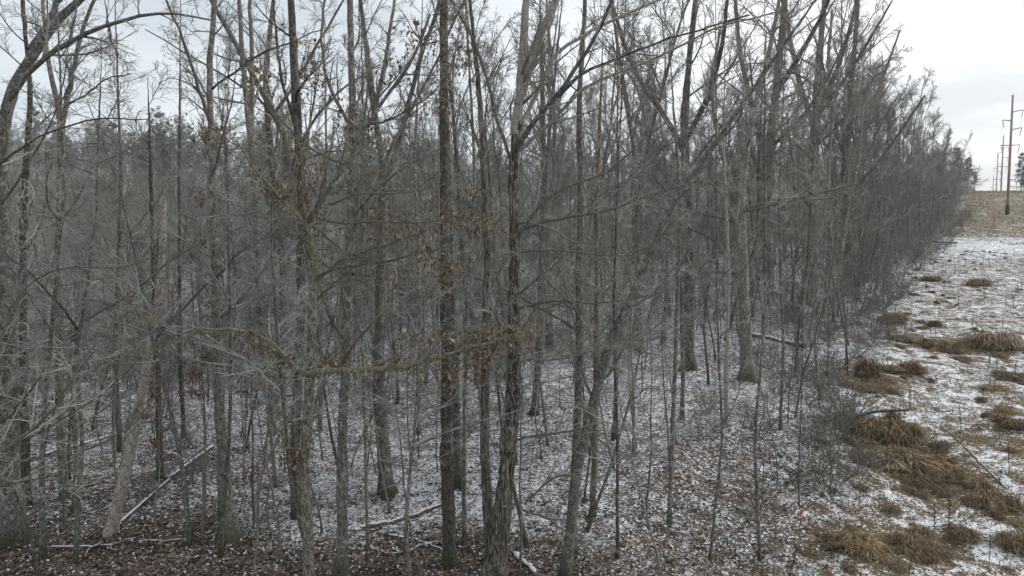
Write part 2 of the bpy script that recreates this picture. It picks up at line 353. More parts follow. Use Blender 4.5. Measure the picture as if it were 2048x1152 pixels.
# leaf litter and dry grass as real geometry
def tint_mat(name, rough=.9):
    m, n, l, b = mat(name, rough); a = n.new('ShaderNodeAttribute'); a.attribute_name = 'tint'; l.new(a.outputs['Color'], b.inputs['Base Color']); return m
M['tint'] = tint_mat('leaf_tint'); M['tint2'] = tint_mat('grass_tint')
def scatter_xy(N, y0, y1, tmin, tmax, pw=1.0):
    y = y0 + (y1 - y0) * rng.random(N) ** pw; x = y * rng.uniform(tmin, tmax, N); return x, y
def litter_mesh(N):
    x, y = scatter_xy(N, 13.5, 46, -.95, .85, 1.5)
    k = x < edge(y) + .8; x, y = x[k], y[k]; N = len(x)
    z = height(x, y) + rng.uniform(.0, .035, N)
    a = rng.uniform(0, 2 * PI, N); s = rng.uniform(.018, .045, N); el = rng.uniform(.45, .9, N)
    tx, ty = rng.normal(0, .35, N), rng.normal(0, .35, N)
    d = np.stack([np.cos(a), np.sin(a), tx], 1); e_ = np.stack([-np.sin(a), np.cos(a), ty], 1)
    c = np.stack([x, y, z + .03], 1); S_ = s[:, None]; E = (s * el)[:, None]; up = np.array([[0, 0, 1.]])
    curl = rng.uniform(.1, .7, N)[:, None] * S_
    V = np.stack([c - d * S_ + up * curl * .4, c + e_ * E + up * curl, c + d * S_ + up * curl * .4, c - e_ * E + up * curl], 1)
    pal = np.array([(.06, .045, .038), (.10, .07, .056), (.16, .115, .09), (.22, .17, .14), (.32, .27, .22), (.14, .115, .10), (.20, .125, .10), (.12, .09, .075), (.46, .47, .49), (.58, .60, .64)])
    col = pal[rng.integers(0, len(pal), N)] * rng.uniform(.7, 1.25, (N, 1))
    col = np.concatenate([col, np.ones((N, 1))], 1); col = np.repeat(col, 4, 0)
    i = np.arange(N)[:, None] * 4
    F_ = np.concatenate([i + np.array([[0, 1, 2]]), i + np.array([[0, 2, 3]])])
    return make_mesh('leaf_litter', V.reshape(-1, 3), [F_], M['tint'], False, col)
o = link('leaf_litter', litter_mesh(130000)); tag(o, 'loose brown fallen leaves lying on the snowy forest floor', 'leaf litter', kind='stuff')
def blades(N, pts, h0, h1, w0, pal, spread=.5):
    x, y, z = pts; a = rng.uniform(0, 2 * PI, N); h = rng.uniform(h0, h1, N); ln = np.abs(rng.normal(0, spread, N)) * h
    d = np.stack([np.cos(a), np.sin(a), np.zeros(N)], 1); q = np.stack([-np.sin(a), np.cos(a), np.zeros(N)], 1) * w0
    c = np.stack([x, y, z - .01], 1); mid = c + d * ln[:, None] * .35 + np.array([[0, 0, .6]]) * h[:, None]; tip = c + d * ln[:, None] + np.array([[0, 0, 1.]]) * h[:, None] * .9
    V = np.stack([c - q, c + q, mid + q * .8, mid - q * .8, tip], 1)
    i = np.arange(N)[:, None] * 5
    col = pal[rng.integers(0, len(pal), N)] * rng.uniform(.7, 1.25, (N, 1)); col = np.repeat(np.concatenate([col, np.ones((N, 1))], 1), 5, 0)
    return V.reshape(-1, 3), [i + np.array([[0, 1, 2, 3]]), i + np.array([[3, 2, 4]])], col
N = 150000
y = 13.5 + 78 * rng.random(N) ** 1.6; x = edge(y) + rng.uniform(-1.5, 26, N); k = (x / y < 1.0); x, y = x[k], y[k]
clump = np.sin(x * 2.1 + 1.7 * np.sin(y * 1.3)) * np.sin(y * 1.7 + 1.1 * np.sin(x * 1.9)) + .5 * np.sin(x * 5 + y * 4) + rng.normal(0, .35, len(x))
k = clump > .15; x, y = x[k], y[k]
pal = np.array([(.22, .15, .085), (.15, .105, .065), (.10, .082, .058), (.075, .075, .05), (.27, .21, .14), (.12, .08, .05)])
V, Fc, col = blades(len(x), (x, y, height(x, y)), .06, .20, .006, pal, .9)
o = link('dry_grass', make_mesh('dry_grass', V, Fc, M['tint2'], False, col)); tag(o, 'short dry tan grass poking through the snow in the clearing', 'grass', kind='stuff')
N = 26000
y = 80 + 95 * rng.random(N) ** .9; x = edge(y) + rng.uniform(-1, 26, N)
pal2 = np.array([(.23, .16, .10), (.19, .19, .11), (.30, .26, .18), (.14, .10, .06), (.26, .27, .19), (.20, .115, .07)])
big_ = np.sin(x * .35 + 2 * np.sin(y * .21)) * np.sin(y * .4 + 1.5 * np.sin(x * .17)) + rng.normal(0, .3, len(x))
k = big_ > -.35 + 1.2 * (y < 92); x, y, big_ = x[k], y[k], big_[k]
V, Fc, col = blades(len(x), (x, y, height(x, y)), .12, .42, .03, pal2, .6)
col[:, :3] *= np.repeat(np.clip(.95 + .45 * big_, .45, 1.5), 5)[:, None]
o = link('hill_grass', make_mesh('hill_grass', V, Fc, M['tint2'], False, col)); tag(o, 'rough tan grass covering the hill around the tall pole', 'grass', kind='stuff')

# ------------------------------------------------------------------ tree variants (shared meshes)
def flare(P, R, n=5, k=.6):
    d = np.linalg.norm(P - P[0], axis=1); return R * (1 + k * np.exp(-d / .35))
def trunk_tube(P, R, m, s=9, name='trunk'):
    return tube_mesh(name, [(P[None], flare(P, R)[None], s)], m, .035)
def canopy_tree(seed, H=20, r0=.2, fork=.45, nl=7, low=5, lean=.03, fine=1.0, mtr='grey', lower_t=.18, lowlen=3.2, ang=26, minr=.0105):
    r = np.random.default_rng(seed)
    n = 22; P = np.zeros((n, 3)); D = np.array([r.normal(0, lean), r.normal(0, lean), 1.])
    P[0] = (0, 0, -.4)
    for i in range(1, n):
        D = norm(D + np.r_[r.normal(0, .055, 2), .04]); P[i] = P[i - 1] + D * (H * .92 / (n - 1))
    R = r0 * .62 * (1 - np.linspace(0, 1, n) ** 1.1 * .86)
    A, RA = spawn(P[None], R[None], nl, fork, .93, ang, .44, 9, .74, .09, .10, .02, r, lmax=9)
    B_, RB = spawn(P[None], R[None], low + 4, lower_t, fork, 62, .16, 7, .28, .06, .13, .01, r, lmax=lowlen)
    C_, RC = spawn(A, RA, 7, .15, .97, 34, .42, 6, .5, .06, .11, minr * 1.3, r, lmin=.5)
    D_, RD = spawn(C_, RC, int(6 * fine), .1, .98, 36, .42, 4, .5, .05, .14, minr, r, lmin=.35)
    E_, RE = spawn(D_, RD, 4, .2, .95, 38, .5, 3, .5, .04, .15, minr * .8, r, lmin=.25)
    G_, RG = spawn(B_, RB, 7, .15, .97, 42, .40, 4, .5, .02, .15, minr, r, lmin=.35)
    H_, RH = spawn(G_, RG, 4, .15, .95, 42, .5, 3, .5, .02, .15, minr * .8, r, lmin=.25)
    tr = trunk_tube(P, R, M[mtr])
    crown = tube_mesh('crown', [(A, RA, 5), (B_, RB, 4), (C_, RC, 3), (D_, RD, 3), (E_, RE, 3), (G_, RG, 3), (H_, RH, 3)], M['twigfar'])
    return tr, crown, H
VAR = []
specs = [dict(H=21, r0=.23, fork=.42, nl=8), dict(H=22, r0=.20, fork=.5, nl=8, mtr='dark'), dict(H=19, r0=.16, fork=.38, nl=9, mtr='furrow'),
         dict(H=20, r0=.26, fork=.33, nl=8, ang=32, mtr='grey'), dict(H=18, r0=.14, fork=.45, nl=7, mtr='patchy'), dict(H=21, r0=.18, fork=.35, nl=9, ang=22, mtr='dark'),
         dict(H=17, r0=.12, fork=.3, nl=9, ang=24, low=8, lower_t=.08, mtr='grey')]
for i, sp in enumerate(specs): VAR.append(canopy_tree(100 + i, **sp))
NCAN = len(VAR)
# edge trees: branches low, many ascending
EDGE = [canopy_tree(200 + i, H=17, r0=.13, fork=.16, nl=9, ang=24, low=6, lower_t=.04, lowlen=3.5, mtr=['grey', 'dark', 'furrow'][i], fine=.9) for i in range(3)]
# understory trees: spreading fine branches
def under_tree(seed, H=7, r0=.05, nl=14, ang=55, minr=.0075, mtr='grey', tb=.18):
    r = np.random.default_rng(seed); n = 12
    P = np.zeros((n, 3)); P[0, 2] = -.3; D = np.array([r.normal(0, .06), r.normal(0, .06), 1.])
    for i in range(1, n):
        D = norm(D + np.r_[r.normal(0, .07, 2), .04]); P[i] = P[i - 1] + D * (H / (n - 1))
    R = r0 * (1 - np.linspace(0, 1, n) * .85)
    A, RA = spawn(P[None], R[None], nl, tb, .98, ang, .38, 7, .55, .045, .13, .008, r, lmax=3.4)
    B_, RB = spawn(A, RA, 7, .12, .97, 40, .40, 4, .55, .03, .15, minr, r, lmin=.3)
    C_, RC = spawn(B_, RB, 4, .15, .95, 40, .45, 3, .55, .02, .16, minr * .8, r, lmin=.2)
    return trunk_tube(P, R, M[mtr], 6), tube_mesh('crown', [(A, RA, 4), (B_, RB, 3), (C_, RC, 3)], M['twigfar']), H
UND = [under_tree(300 + i, H=[7, 9, 5.5, 8][i], r0=[.05, .07, .035, .055][i], nl=[18, 20, 15, 19][i], mtr=['grey', 'dark', 'grey', 'furrow'][i]) for i in range(4)]
UNDN = []
for i in range(3):
    a_, b_, c_ = under_tree(320 + i, H=[8, 9.5, 7][i], r0=[.045, .055, .035][i], nl=[22, 24, 20][i], ang=64, minr=.0052, tb=.42)
    b_.materials.clear(); b_.materials.append(M['twig']); UNDN.append((a_, b_, c_))
def shrub(seed, H=2.2, ns=9):
    r = np.random.default_rng(seed)
    P = np.zeros((1, 2, 3)); P[0, 0] = (0, 0, -.15); P[0, 1] = (0, 0, .1)
    A = np.zeros((ns, 7, 3)); 
    for j in range(ns):
        D = norm(np.r_[r.normal(0, .45, 2), 1.]); A[j, 0] = np.r_[r.normal(0, .12, 2), -.1]
        for i in range(1, 7):
            D = norm(D + np.r_[r.normal(0, .12, 2), .0]); A[j, i] = A[j, i - 1] + D * H * r.uniform(.7, 1.1) / 6
    RA = np.linspace(.014, .005, 7)[None] * np.ones((ns, 1))
    B_, RB = spawn(A, RA, 8, .2, .97, 38, .36, 4, .6, .04, .16, .0065, r, lmin=.2)
    C_, RC = spawn(B_, RB, 5, .15, .95, 40, .45, 3, .6, .02, .18, .0055, r, lmin=.12)
    return tube_mesh('stems', [(A, RA, 4)], M['limbdark']), tube_mesh('twigs', [(B_, RB, 3), (C_, RC, 3)], M['twigfar'])
SHR = [shrub(400 + i, [2.0, 2.6, 1.6][i], [9, 11, 8][i]) for i in range(3)]
def whip(seed, H):
    r = np.random.default_rng(seed); n = 8
    P = np.zeros((n, 3)); P[0, 2] = -.2; D = np.array([r.normal(0, .08), r.normal(0, .08), 1.])
    for i in range(1, n): D = norm(D + np.r_[r.normal(0, .06, 2), .03]); P[i] = P[i - 1] + D * H / (n - 1)
    R = .006 * H * (1 - np.linspace(0, 1, n) * .75)
    A, RA = spawn(P[None], R[None], 8, .35, .97, 42, .25, 4, .5, .06, .1, .004, r, lmin=.2)
    B_, RB = spawn(A, RA, 3, .2, .95, 40, .4, 3, .5, .04, .12, .0035, r, lmin=.12)
    return tube_mesh('stem', [(P[None], R[None], 5)], M['limbdark']), tube_mesh('twigs', [(A, RA, 3), (B_, RB, 3)], M['twigfar'])
WHIP = [whip(500 + i, [2.2, 3.5, 5.0, 2.8][i]) for i in range(4)]

# ------------------------------------------------------------------ hero trees
HERO_XY = []
def hero(label, tr, Y=None, limbs=(), auto=8, at0=.25, at1=.97, mtr='grey', ml='limb', mt='twig', seed=1, ext=5.0, lean_ext=0, alen=2.6,
         aang=52, name='bare_tree', group=None, s=12, kk=(8, 5, 3), minr=.0047, leaves=None, up=.05, fl=.34, base_px=None, broken=False):
    """tr: list of (px,py,width_px) from base to top; limbs: list of (pts, w0, w1, dY)"""
    r = np.random.default_rng(seed)
    if Y is None: Y = hit(tr[0][0], tr[0][1])[1]
    pts = [np.r_[at(a, b, Y), w_ * .78 * Y / F / 2] for a, b, w_ in tr]
    p0 = pts[0]; gz = height(p0[0], p0[1])
    if p0[2] > gz + .05:
        q = p0.copy(); d = norm((pts[0] - pts[1])[:3]); d = d / abs(d[2]); q[:3] += d * (p0[2] - gz) * np.array([.5, .5, 1]); q[3] *= 1.03; q[2] = height(q[0], q[1]); pts.insert(0, q)
    q = pts[0].copy(); q[2] -= .5; base = pts[0][:3].copy(); base[2] = height(base[0], base[1]); pts.insert(0, q)
    if ext > 0:
        q = pts[-1].copy(); d = norm((pts[-1] - pts[-2])[:3]); q[:3] += d * ext; q[3] *= .12; pts.append(q)
    if ext == 0 and not broken: pass
    Pp = resample(pts, 64)
    Pp[2:-1, :3] += r.normal(0, .006, (61, 3)) * [1, 1, 0]; Pp[2:-1, 3] *= 1 + np.convolve(r.normal(0, .07, 63), [.33, .34, .33], 'valid')
    P, R = Pp[:, :3] - base, Pp[:, 3]
    R = R * (1 + fl * np.exp(-np.maximum(P[:, 2], 0) / .18))
    t = thing(name, label, 'tree', base, group=group); HERO_XY.append(base[:2])
    th = np.linspace(0, 2 * PI, s, endpoint=False)[None, None]; zz = np.maximum(P[:, 2], 0)[None, :, None]; ph = r.uniform(0, 6.28, 3)
    mod = 1 + np.exp(-zz / .22) * (.28 * np.sin(3 * th + ph[0]) + .16 * np.sin(5 * th + ph[1])) + .05 * np.sin(2 * th + ph[2] + zz * 1.5)
    link('trunk', tube_mesh('trunk', [(P[None], R[None], s)], M[mtr], .05, mod), t)
    LP, LR = [], []
    for q in limbs:
        pp, w0, w1, dY = q[:4]; mm = M[q[4]] if len(q) > 4 else M[ml]
        k = len(pp); W = [np.r_[at(a, b, Y + dY * j / (k - 1)), (w0 + (w1 - w0) * j / (k - 1)) * (Y + dY * j / (k - 1)) / F / 2] for j, (a, b) in enumerate(pp)]
        L_ = resample(W, 14); L_[1:, :3] += r.normal(0, .012, (13, 3))
        lp, lr_ = L_[:, :3] - base, np.maximum(L_[:, 3], .004)
        link('limb', tube_mesh('limb', [(lp[None], lr_[None], 7)], mm, .03), t)
        LP.append(lp); LR.append(lr_)
    A = np.zeros((0, 8, 3)); RA = np.zeros((0, 8))
    if auto:
        A, RA = spawn(P[None], R[None], auto, at0, at1, aang, alen / 12, 8, .35, up, .12, .010, r, lmin=alen * .4, lmax=alen * 1.5)
        for j in range(len(A)): link('limb', tube_mesh('limb', [(A[j:j + 1], RA[j:j + 1], 5)], M[ml], .02), t)
    sets = []; 
    for (PP, RR) in ((A, RA), (np.array(LP) if LP else np.zeros((0, 14, 3)), np.array(LR) if LR else np.zeros((0, 14)))):
        if len(PP) == 0: continue
        traced = PP.shape[1] == 14
        B_, RB = spawn(PP, RR, kk[0] + (3 if traced else 0), .12, .98, 38, .36, 6, .55, .045, .13, minr * 1.3, r, lmin=.4, lmax=2.2)
        C_, RC = spawn(B_, RB, kk[1], .1, .97, 38, .42, 4, .55, .03, .15, minr, r, lmin=.22)
        D_, RD = spawn(C_, RC, kk[2], .15, .95, 38, .45, 3, .6, .02, .16, minr * .8, r, lmin=.14)
        sets += [(B_, RB, 4), (C_, RC, 3), (D_, RD, 3)]
        if leaves is not None: leaves.append((t, base, B_, C_, D_))
    if sets:
        o = link('twigs', tube_mesh('twigs', sets, M[mt]), t, 'stuff')
    return t

HL = []
# --- left side
hero('thick grey tree at the left edge whose stem and great limb sweep up rightward', [(28, 1085, 62), (20, 960, 54), (16, 800, 48), (10, 600, 40), (4, 400, 32), (6, 250, 29), (30, 165, 26), (75, 95, 23), (110, 45, 20), (165, -5, 17)], limbs=[
    ([(10, 215), (60, 130), (140, 80), (220, 42), (300, 28), (360, 22), (420, 40)], 12, 3, -2.5, 'grey'),
    ([(60, 100), (90, 60), (118, -5)], 15, 10, .5), ([(215, 42), (222, 80), (240, 118)], 6, 2, 0, 'limbdark'),
    ([(5, 640), (60, 560), (130, 530), (250, 540), (330, 500)], 5, 2, -3)], auto=9, mtr='patchy', seed=11, ext=0, at0=.2, s=14, alen=2.6)
hero('dark slim straight tree close behind the thick tree at the left edge', [(52, 1010, 22), (46, 700, 18), (46, 400, 15), (62, 200, 12), (45, 0, 9)], auto=9, mtr='dark', ml='limbdark', seed=12)
hero('grey tree forking high into a narrow V left of the leaning dead snag', [(128, 1000, 22), (118, 800, 19), (118, 500, 18), (122, 330, 17), (124, 245, 15), (95, 120, 10), (85, -5, 8)],
     limbs=[([(124, 250), (140, 180), (155, 90), (190, -5)], 11, 6, .5), ([(135, 210), (170, 190), (215, 155), (260, 148)], 5, 2, -.5)], auto=8, seed=13, mtr='grey')
hero('thin crooked sapling tree with curling pale side branches left of the snag', [(150, 1130, 14), (165, 880, 10), (152, 700, 9), (170, 600, 8), (192, 430, 6), (198, 250, 5)], auto=14, seed=14, ext=2, ml='limb', mt='twig', alen=2.2, aang=65, up=.03,
     limbs=[([(155, 660), (120, 610), (60, 545), (10, 510)], 6, 2, -1, 'limbdark'), ([(170, 640), (240, 600), (330, 530), (400, 480), (520, 445)], 6, 2, -2)])
hero('leaning pale dead snag with peeling red-brown bark and a broken top', [(218, 1066, 31), (240, 990, 27), (265, 880, 25), (288, 760, 22), (310, 640, 20), (322, 560, 18), (326, 470, 16), (330, 400, 10)],
     auto=3, mtr='dead', ml='brown' if False else 'dead', seed=15, ext=0, name='dead_tree', alen=1.2, fl=.2,
     limbs=[([(300, 690), (345, 640), (400, 580), (470, 520)], 6, 2, -.6, 'limbdark'), ([(322, 610), (312, 560), (316, 460), (330, 430)], 7, 4, .2, 'brown')], kk=(3, 3, 2))
hero('short dark leaning trunk rising behind the snowy leaning logs on the left', [(322, 958, 18), (318, 850, 15), (312, 700, 13), (306, 500, 10), (300, 300, 7)], auto=9, mtr='dark', ml='limbdark', seed=16, ext=2)
hero('large grey tree with a mossy flared foot right of the leaning logs', [(462, 1082, 46), (455, 1000, 33), (440, 850, 27), (437, 700, 23), (428, 500, 20), (424, 300, 17), (418, 150, 15), (430, 0, 12)],
     limbs=[([(424, 260), (400, 180), (370, 90), (330, -5)], 8, 4, -.5, 'limbdark'), ([(430, 560), (480, 500), (540, 470), (600, 440)], 5, 2, -1), ([(422, 180), (520, 105), (570, 90), (640, 60)], 5, 2, -1, 'limbdark')], auto=10, seed=17, mtr='grey', s=14)
hero('slender pair-trunked tree forking at mid height behind the leafy oak', [(545, 870, 20), (520, 600, 17), (505, 300, 16), (487, 150, 13), (478, -5, 10)], limbs=[([(503, 290), (505, 150), (500, -5)], 11, 7, .8, 'grey')], auto=8, seed=18, mtr='grey')
hero('dark tree forking low into steep crossing limbs above the left hollow', [(560, 800, 24), (570, 560, 22), (556, 420, 20), (540, 300, 17), (530, 150, 13), (548, -5, 10)],
     limbs=[([(560, 430), (585, 300), (540, 210), (500, 140), (440, 30), (420, -5)], 15, 8, -1.5, 'dark'), ([(530, 250), (590, 170), (640, 80), (690, -5)], 7, 4, 1, 'limbdark'), ([(600, 380), (545, 215), (480, 170), (380, 110), (290, 60)], 6, 2, -2, 'limbdark')], auto=7, mtr='dark', ml='limbdark', seed=19)
# --- main group
hero('tall dark straight trunk pressed close behind the leafy oak', [(592, 1152, 26), (590, 900, 24), (603, 600, 24), (603, 400, 22), (592, 200, 21), (582, 0, 18)], Y=17.5, auto=5, at0=.5, mtr='furrow', ml='limbdark', seed=20, s=14,
     limbs=[([(590, 250), (560, 150), (548, 20)], 7, 4, .5, 'limbdark'), ([(585, 330), (620, 250), (690, 170), (760, 130)], 7, 2, .5)])
oak_limbs = [
    ([(612, 745), (660, 742), (720, 740), (775, 738), (830, 735), (875, 712), (935, 698), (1000, 680), (1060, 662)], 14, 5, -1.6, 'mossy'),
    ([(612, 752), (580, 722), (548, 690), (505, 662), (450, 658), (388, 657)], 12, 5, -1.2, 'mossy'),
    ([(388, 657), (360, 670), (330, 672), (290, 640), (245, 595)], 5, 2, -1.8),
    ([(625, 570), (632, 520), (628, 480), (606, 440), (570, 400), (520, 360), (500, 315), (470, 280)], 11, 4, -1.0, 'mossy'),
    ([(608, 470), (622, 440), (655, 380), (690, 330), (735, 250), (770, 195), (830, 120), (860, 30)], 12, 5, .6, 'patchy'),
    ([(632, 560), (680, 520), (740, 500), (800, 480), (840, 470), (860, 455)], 6, 3, -.8),
    ([(630, 555), (690, 530), (750, 528), (790, 520), (850, 500), (920, 490)], 6, 2, -1.4),
    ([(635, 498), (700, 505), (770, 525), (840, 545), (900, 580)], 4, 2, -1.2),
    ([(632, 600), (665, 570), (700, 540), (730, 520)], 5, 2, .6, 'limbdark'),
    ([(655, 410), (720, 385), (800, 390), (880, 372), (950, 350)], 5, 2, -1),
    ([(640, 440), (700, 450), (760, 440), (850, 450), (920, 430), (990, 440)], 5, 2, -1.5),
    ([(690, 330), (620, 300), (560, 240), (530, 190)], 5, 2, -1),
    ([(735, 250), (780, 240), (850, 200), (900, 150)], 5, 2, -.5),
    ([(605, 930), (580, 900), (555, 860), (540, 840)], 5, 2, -.3),
]
hero('leafy oak left of centre, brown curled leaves still hanging from its crooked branches', [(618, 1152, 28), (614, 1040, 27), (608, 950, 27), (614, 850, 26), (620, 760, 25), (625, 660, 23), (628, 580, 22), (618, 500, 19), (606, 450, 15), (604, 380, 9), (610, 300, 7), (628, 200, 5)],
     Y=13.6, limbs=oak_limbs, auto=4, mtr='oakbark', ml='limb', mt='twigwarm', seed=21, ext=1, name='oak_tree', leaves=HL, s=16, at0=.4, kk=(7, 4, 3), minr=.005)
hero('slim tree blotched with pale lichen, first trunk right of the leafy oak', [(684, 1152, 30), (684, 1000, 27), (683, 880, 26), (690, 760, 24), (697, 600, 22), (700, 430, 20), (705, 250, 18), (700, 0, 15)], Y=15.2,
     auto=9, mtr='patchy', seed=22, s=14, limbs=[([(700, 480), (740, 400), (780, 300), (860, 150), (930, 0)], 8, 4, .6), ([(705, 260), (660, 180), (640, 90), (650, -5)], 8, 4, .6), ([(700, 520), (650, 470), (570, 420)], 5, 2, .5)])
hero('heavy-footed grey tree in snow left of the straight branchless trunk', [(775, 990, 44), (770, 940, 38), (763, 850, 35), (757, 780, 30), (758, 650, 26), (762, 500, 22), (768, 350, 19), (745, 200, 14), (720, 0, 10)],
     auto=7, at0=.4, seed=23, mtr='grey', s=14, fl=.35, limbs=[([(766, 380), (800, 280), (830, 150), (880, 0)], 12, 7, .8, 'grey'), ([(750, 230), (770, 120), (790, 0)], 9, 6, .5), ([(745, 830), (720, 880), (700, 940)], 4, 2, .4)])
hero('tall straight branchless trunk of even width just left of centre', [(900, 1160, 40), (898, 1050, 34), (893, 900, 31), (893, 700, 28), (890, 450, 26), (888, 200, 24), (887, 0, 22)], Y=15.6, auto=3, at0=.8, seed=24, mtr='dark', s=16, ext=7)
hero('thin mottled young tree right beside the straight branchless trunk', [(928, 1152, 13), (928, 950, 12), (930, 750, 11), (934, 600, 10), (950, 350, 8), (940, 150, 6), (930, 0, 5)], Y=16.5, auto=10, seed=25, mtr='patchy', alen=1.8)
hero('far grey trunk showing between the branchless trunk and the thin mottled tree', [(916, 975, 24), (912, 800, 20), (906, 600, 17)], auto=6, seed=26, ext=9, mtr='grey')
hero('slim tree curving against the big central trunk on its left side', [(985, 1100, 34), (975, 1000, 26), (968, 880, 24), (970, 740, 22), (972, 640, 20), (975, 520, 18), (968, 350, 15), (960, 200, 12), (940, 0, 9)], Y=15.2, auto=8, seed=27, mtr='furrow', ml='limb',
     limbs=[([(972, 650), (950, 610), (920, 560), (900, 540)], 6, 2, 1), ([(985, 740), (1010, 730), (1030, 690)], 6, 3, .3)])
central_limbs = [
    ([(1042, 250), (1060, 215), (1095, 140), (1112, 90), (1150, 85), (1210, 45), (1290, 10), (1330, -5)], 9, 5, 1.0, 'pale'),
    ([(1035, 300), (1060, 250), (1110, 200), (1165, 120), (1200, 60), (1225, -5)], 11, 6, -.6, 'grey'),
    ([(1115, 195), (1160, 145), (1225, 118), (1300, 88), (1400, 60), (1500, 30)], 7, 3, -1.4, 'grey'),
    ([(1040, 300), (1085, 265), (1120, 235), (1170, 160), (1230, 150), (1300, 125), (1420, 60), (1560, 20)], 9, 3, -1.0, 'pale'),
    ([(1036, 480), (1060, 430), (1100, 390), (1140, 370), (1190, 355), (1225, 345), (1260, 300), (1330, 245)], 7, 3, -1.2),
    ([(1045, 460), (1090, 440), (1150, 432), (1200, 428), (1270, 400), (1330, 385), (1400, 360)], 7, 3, -1.5),
    ([(1040, 505), (1090, 498), (1160, 505), (1240, 515), (1320, 500)], 5, 2, -1.6),
    ([(1040, 445), (1100, 450), (1160, 495), (1220, 540), (1300, 570)], 5, 2, -1.4),
    ([(1025, 330), (990, 220), (965, 120), (930, 50), (900, -5)], 7, 4, .7),
    ([(1050, 1010), (1100, 955), (1160, 950), (1220, 990)], 5, 2, -.8), ([(1035, 880), (1100, 865), (1170, 862), (1240, 905), (1280, 940)], 5, 2, -1.2),
    ([(1025, 730), (1060, 712), (1110, 725), (1170, 702), (1240, 700), (1320, 673)], 6, 2, -.8),
    ([(1045, 1020), (1100, 1035), (1160, 1085), (1230, 1140)], 5, 2, -1.0),
    ([(1030, 620), (1100, 600), (1200, 610), (1300, 590)], 5, 2, -1.3, 'limbdark'),
]
hero('big shaggy-barked tree at the centre whose pale upper stem forks in two', [(985, 1160, 62), (1000, 1060, 50), (1012, 960, 44), (1022, 860, 38), (1028, 760, 34), (1028, 620, 30), (1030, 480, 27), (1026, 360, 26), (1031, 275, 23), (1036, 225, 17), (1038, 205, 3)],
     Y=14.6, limbs=central_limbs + [([(1031, 270), (1040, 200), (1046, 130), (1048, 60), (1055, -5), (1062, -90)], 21, 13, .1, 'pale'), ([(1036, 210), (1058, 140), (1078, 80), (1100, 30), (1115, -5)], 19, 13, .3, 'pale')], auto=5, at0=.35, mtr='shaggy', seed=28, s=18, kk=(7, 5, 3), ext=0)
# --- right of centre
hero('slim double-stemmed tree standing upright left of the tree that leans right', [(1140, 1140, 30), (1148, 980, 25), (1155, 860, 23), (1160, 700, 20), (1158, 550, 18), (1162, 400, 16), (1158, 200, 13), (1170, 0, 10)], Y=16, auto=9, seed=29, mtr='grey', s=14)
hero('lichen-flecked tree leaning strongly to the right across the middle of the wood', [(1132, 1142, 30), (1152, 960, 25), (1175, 850, 24), (1195, 770, 24), (1218, 690, 23), (1250, 620, 21), (1300, 510, 19), (1345, 410, 18), (1400, 330, 16), (1470, 230, 13)],
     Y=15.0, auto=11, seed=30, mtr='patchy', s=14, ext=4, alen=2.4)
hero('pale dead-looking trunk with bare tan patches behind the leaning tree', [(1185, 1035, 18), (1190, 900, 16), (1192, 750, 14), (1194, 550, 12), (1194, 380, 10), (1200, 230, 8)], auto=5, seed=31, mtr='brown', ext=2, limbs=[])
hero('mid-distance trunk ending in snow between the twin stems and the oak-like tree', [(1100, 700, 20), (1095, 560, 17), (1090, 400, 15), (1085, 200, 12)], auto=8, seed=32, mtr='dark', ext=6, alen=3)
hero('short-looking grey trunk with its foot bare in snow left of the stout dark tree', [(1280, 705, 20), (1277, 600, 17), (1275, 480, 15), (1268, 300, 13), (1240, 120, 9)], auto=9, seed=33, ext=5, alen=3.4)
hero('stout dark tree with a broad rooted foot on the snowy slope', [(1378, 740, 40), (1377, 690, 28), (1378, 600, 25), (1380, 480, 24), (1372, 350, 22), (1368, 240, 20), (1380, 100, 15), (1392, -5, 12)], seed=34, mtr='furrow', auto=9, at0=.3, alen=4.2, s=14, fl=.4,
     limbs=[([(1372, 310), (1330, 230), (1270, 150), (1240, 60), (1220, -5)], 12, 6, 1.5, 'dark'), ([(1372, 280), (1420, 190), (1445, 90), (1455, -5)], 12, 7, -1, 'dark'), ([(1376, 560), (1440, 500), (1520, 470), (1600, 430)], 6, 2, -2)])
hero('grey tree with a buttressed foot standing alone on open snow near the fallen log', [(1496, 757, 42), (1492, 715, 29), (1489, 620, 26), (1486, 500, 23), (1480, 400, 20), (1500, 250, 15), (1535, 120, 12), (1560, -5, 9)], seed=35, mtr='grey', auto=12, at0=.28, alen=4.0, s=14, fl=.3, up=.03, aang=62,
     limbs=[([(1484, 470), (1440, 380), (1400, 350), (1340, 330)], 8, 3, -2, 'limb'), ([(1484, 420), (1560, 395), (1650, 400), (1720, 380)], 7, 2, -2, 'limb'), ([(1484, 430), (1440, 300), (1420, 180), (1440, 60)], 10, 5, 1, 'grey'), ([(1486, 545), (1380, 545), (1300, 580), (1220, 590)], 7, 2, -2, 'patchy')])
hero('thin grey tree with no low limbs in front of the stout dark tree', [(1338, 1052, 14), (1343, 920, 12), (1349, 780, 11), (1354, 620, 10), (1362, 420, 8), (1350, 250, 6)], seed=36, auto=12, at0=.45, ext=2, alen=2.2)
hero('pale slender tree with green moss around its foot on the open slope', [(1452, 850, 13), (1453, 720, 10), (1458, 560, 9), (1452, 400, 8)], seed=37, auto=9, ext=4, mtr='pale')
hero('little dark trunk with a green mossy foot behind the thin grey tree', [(1364, 838, 13), (1366, 740, 10), (1362, 600, 8)], seed=38, auto=8, ext=5, mtr='dark')
